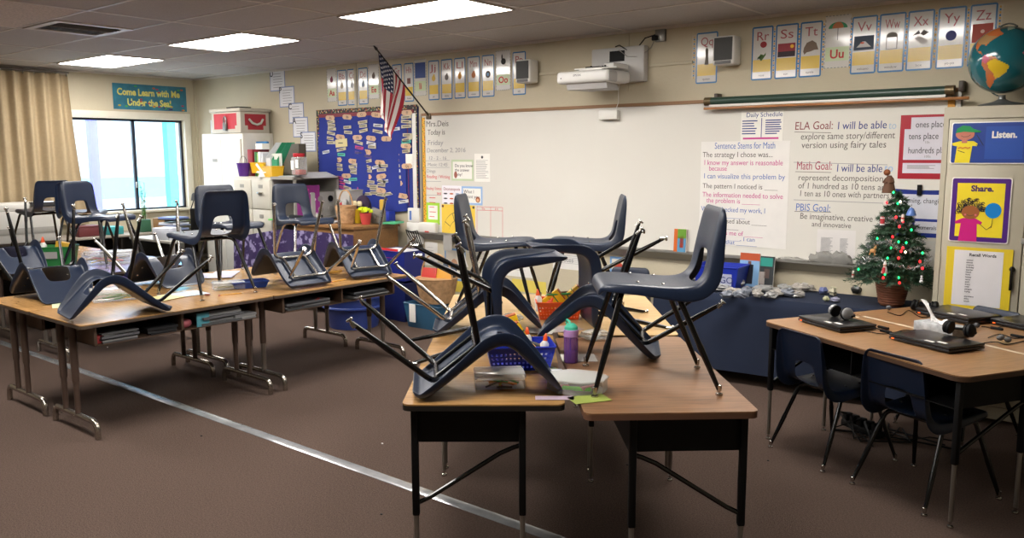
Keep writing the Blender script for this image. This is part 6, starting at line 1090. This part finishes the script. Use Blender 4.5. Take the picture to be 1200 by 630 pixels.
tag(MB().b2(-.02, .02, -.04, .04, 0, .05, bev=.008).build('red_pouch', c('#a83034'), loc=(5.74, -4.08, zb)), 'small red item at the left end of the near desk shelf', 'pouch'); tag(MB().ball((0, 0, .03), .045, 10, sc=(.8, 1, .7)).build('pink_pouch', c('#b8606a'), loc=(5.72, -3.52, zb)), 'pink crumpled pouch in the middle of the near desk shelf', 'pouch'); tag(MB().b2(-.008, .0, -.045, .045, .0, .09).build('name_card', c('#5aa8b8'), loc=(5.775, -3.42, zb)), 'teal picture card on the divider of the near left desk', 'card'); tag(MB().tube([(0, -.16, 0), (0, .0, .03)], .006, 6).build('marker', c('#c8302c'), loc=(5.76, -2.45, zb+.02)), 'red-tipped marker sticking out of the second desk shelf', 'marker')
# far desks
p = P2(66, 310, ZL); o = tub('green_bin', 'green plastic bin of supplies on the far desk by the window', 'bin', (p[0], p[1], ZL), .9, .34, .24, .17, '#1f6a2e'); glue('glue bottle with orange cap in the green bin', (p[0]-.05, p[1]-.08, ZL+.08), (0, 0, 0), 1.4); MB().b2(-.07, .05, -.125, -.121, .07, .13).build('label', GREYP, o, smooth=False)
tag(MB().b2(-.06, .06, -.03, .03, 0, .09, bev=.006).build('crayon_box', c('#c89a1c'), loc=(p[0]+.03, p[1]+.05, ZL+.12), rot=(0, .2, .9)), 'mustard crayon box in the green bin on the far desk', 'crayon box')
p = P2(112, 309, ZL); clearbox('clear box of red and yellow pieces on the far desk', (p[0]+.08, p[1]+.08, ZL), 1.0, .40, .18, .12, ('#c83a3a', '#d8b83a', '#d8d8d8', '#d88a9a'), 'boxes on the far desk'); p = P2(138, 304, ZL); clearbox('pale clear box behind the chrome legs on the far desk', (p[0], p[1], ZL), 1.0, .34, .16, .09, ('#c8ccd8', '#a8a8b8', '#c8a83a'), 'boxes on the far desk')
# ---------------------------------------------------------------- on the computer desks
ZK = .722; LB = mat('laptop_black', '#131315', .3)
def laptop(lab, u, v, rz, wd=.36, dp=.25, th=.034, sticker=True):
    p = P2(u, v, ZK); t = empty('laptop', lab, 'laptop', p, rz, 'closed laptops on the computer desks'); MB().b2(-wd/2, wd/2, -dp/2, dp/2, .004, th*.55, bev=.004).build('base', LB, t); MB().b2(-wd/2, wd/2, -dp/2, dp/2, th*.6, th, bev=.005).build('lid', LB, t); [MB().lathe([(.008, 0), (.008, .005)], 8, (x, y, 0)).build('foot', MATTE, t) for x in (-wd*.4, wd*.4) for y in (-dp*.4, dp*.4)]
    if sticker: [MB().b2(x, x+.05, -dp/2+.02+.03*k, -dp/2+.04+.03*k, th, th+.0006).build('sticker', WHITE, t, smooth=False) for k, x in enumerate((.02, .07))]
    MB().b2(-wd/2+.02, -wd/2+.035, -dp/2-.0008, -dp/2+.001, .008, .013).build('power_light', mat('orange_led', '#ff5a1e', .3, emit=3), t, smooth=False); return t
laptop('closed black laptop with silver headphones on it, at the left end', 980, 381, cr-.05); laptop('closed black laptop in front of the tissue box', 1096, 403, cr+.02, .37); laptop('closed black laptop on the far computer desk next to the cabinet', 1122, 372, cr-.02, .38, .26, .04); laptop('closed black laptop cut off by the right picture edge', 1212, 384, cr, .36, .25)
def phones(lab, u, v, rz, dz=.036, sil=False):
    p = atZ(u, v, ZK+dz); t = empty('headphones', lab, 'headphones', (p.x, p.y, ZK+dz), rz, 'headphones on the computer desks'); EC = mat('silver_plastic', '#8c8c8c', .3, .4) if sil else MATTE
    MB().tube([(.075*math.cos(a), .06+.0*math.sin(a)+.075*math.sin(a)*.8, .022) for a in [PI*k/16 for k in range(17)]], [.007]*17, 8).build('headband', MATTE, t)
    for s in (-1, 1):
        e = MB().lathe([(.030, 0), (.034, .006), (.034, .018), (.026, .026), (.012, .028)], 20, (s*.05, .05, .034), M=Matrix.Rotation(s*PI/2*.9, 3, 'Y')).build('ear_cup', EC, t); MB().lathe([(.033, -.012), (.036, -.006), (.034, .0)], 20, (s*.05, .05, .034), M=Matrix.Rotation(s*PI/2*.9, 3, 'Y')).build('ear_pad', MATTE, e)
    return t
phones('silver-cupped headphones on the leftmost laptop', 976, 373, cr-.1, sil=True); phones('black headphones on the laptop in front of the tissue box', 1117, 394, cr+.2); phones('black headphones lying behind the tissue box near the cabinet', 1082, 366, cr+.6, dz=.001)
p = P2(1098, 391, ZK)
t = empty('tissue_box', 'grey-white flat tissue box with a tissue pulled up on the computer desks', 'tissue box', (p[0]+.01, p[1]+.03, ZK), cr+.03); MB().b2(-.125, .125, -.06, .06, 0, .055, bev=.003).build('box', mat('marbled_card', '#a9abac', .5, var=.3, vscale=30), t)
MB().grid(lambda u, v: (-.035-.075*v+.06*(u-.5)*(1-.35*math.sin(v*3)), .012*math.sin(u*9+v*3), .055+.105*v-.0*u+.01*math.sin(u*6)), 12, 10).build('tissue', mat('tissue_white', '#eeecea', .8), t, recalc=False); MB().grid(lambda u, v: (-.03+.11*u, -.03-.02*math.sin(v*3)+.05*v, .058+.012*math.sin(u*8+v*4)+.02*(1-u)), 10, 6).build('tissue_fold', mat('tissue_white', '#eeecea'), t, recalc=False)
def cable(lab, pts, r=.0028): 
    q = [atZ(u, v, ZK) + Vector((0, 0, .003)) for u, v in pts]; s = []
    for i in range(len(q)-1):
        a, b, c0, d = q[max(i-1, 0)], q[i], q[i+1], q[min(i+2, len(q)-1)]
        for k in range(5): f = k/5; s.append(.5*((2*b)+(c0-a)*f+(2*a-5*b+4*c0-d)*f*f+(3*b-a-3*c0+d)*f**3))
    o = MB().tube(s+[q[-1]], r, 6).build('cable', MATTE); return tag(o, lab, 'cable')
cable('thin black cable between the leftmost laptop and the tissue box', [(1018, 383), (1030, 386), (1042, 390), (1055, 389), (1068, 388), (1085, 383)]); cable('second cable looping in front of the leftmost laptop adapter', [(1010, 387), (1028, 391), (1045, 391), (1060, 387), (1075, 389)])
cable('cable running from the front laptop to the right picture edge', [(1143, 404), (1155, 402), (1168, 401), (1180, 404), (1200, 400)]); cable('cable running from the far laptop to the right picture edge', [(1150, 383), (1170, 384), (1185, 378), (1200, 382)]); cable('cable looping behind the tissue box', [(1040, 366), (1055, 370), (1065, 364), (1080, 372), (1098, 368)]); cable('cable curling round the small mouse at the right', [(1158, 396), (1172, 392), (1190, 397), (1205, 393)])
for i, (u, v, lab) in enumerate(((1035, 385, 'black inline adapter on the cable beside the leftmost laptop'), (1038, 389.5, 'second black inline adapter beside the leftmost laptop'), (1168, 386, 'small black adapter on the cable of the far laptop'), (1192, 395, 'black cable plug near the right picture edge'))): p = P2(u, v, ZK); tag(MB().b2(-.035, .035, -.008, .008, 0, .014, bev=.004).build('cable_adapter', MATTE, loc=p, rot=(0, 0, cr+.1)), lab, 'adapter')
for i, (u, v, hc, lab) in enumerate(((1175, 401, '#5c5c5c', 'grey earbud bundle right of the front laptop'), (1037, 363, '#4a4c50', 'grey earbud piece at the back left of the computer desks'), (1139, 384, '#3c3e42', 'dark earbud piece right of the tissue box'))): p = P2(u, v, ZK); m = MB(); [m.ball((.022*math.cos(k*2.1), .022*math.sin(k*2.1), .018+.004*k), .018, 10, sc=(1, .8, .8)) for k in range(3 if i == 0 else 1)]; tag(m.build('earphone', c(hc), loc=p), lab, 'earphones')
for i, (u, v) in enumerate(((1003, 371), (1018, 372), (1040, 377), (1125, 401))): p = P2(u, v, ZK); tag(MB().b2(-.03, .03, -.008, .008, 0, .0006).build('tape_scrap', c('#cfc3ab'), loc=p, rot=(0, 0, cr)), 'small scrap of pale tape on the computer desk top', 'tape', 'tape scraps on the computer desks')
# power strips and cords under the computer desks
q0 = atZ(1010, 505, 0)
t = empty('power_strip', 'tangle of black adapters and cords on the carpet under the computer desks', 'power strip', (q0.x, q0.y, 0), cr); MB().b2(-.15, .15, -.03, .03, 0, .04, bev=.006).build('strip', MATTE, t); r_ = random.Random(17)
for k in range(5): MB().b2(-.14+.06*k, -.10+.06*k, -.03, .02, .04, .085, bev=.004).build('plug', MATTE, t)
for k in range(5): MB().tube([(-.12+.06*k, 0, .08), (-.1+.06*k+r_.uniform(-.1, .1), -.1, .11), (r_.uniform(-.25, .25), -.16, .01), (r_.uniform(-.3, .3), .1, .008), (r_.uniform(-.1, .5), .25, .008)], .005, 6).build('cord', MATTE, t)
q1 = atZ(1075, 515, 0); tag(MB().tube([(0, 0, .006), (.1, .05, .006), (.22, -.02, .006), (.3, .1, .006), (.45, .12, .006)], .004, 6).build('cord', MATTE, loc=(q1.x-.25, q1.y-.02, 0)), 'thin black cord lying on the carpet between the computer chairs', 'cord')
# crumbs and small litter on the carpet
for i, (u, v) in enumerate(((126, 407), (236, 511), (448, 520), (447, 603), (735, 545), (900, 540))): p = atZ(u, v, 0); tag(MB().ball((0, 0, .004), .006, 6, sc=(1.3, 1, .5)).build('carpet_crumb', WHITE if i in (0, 2) else MATTE, loc=p), 'tiny %s crumb lying on the carpet' % ('white' if i in (0, 2) else 'dark'), 'crumb', ('white' if i in (0, 2) else 'dark') + ' crumbs on the carpet')
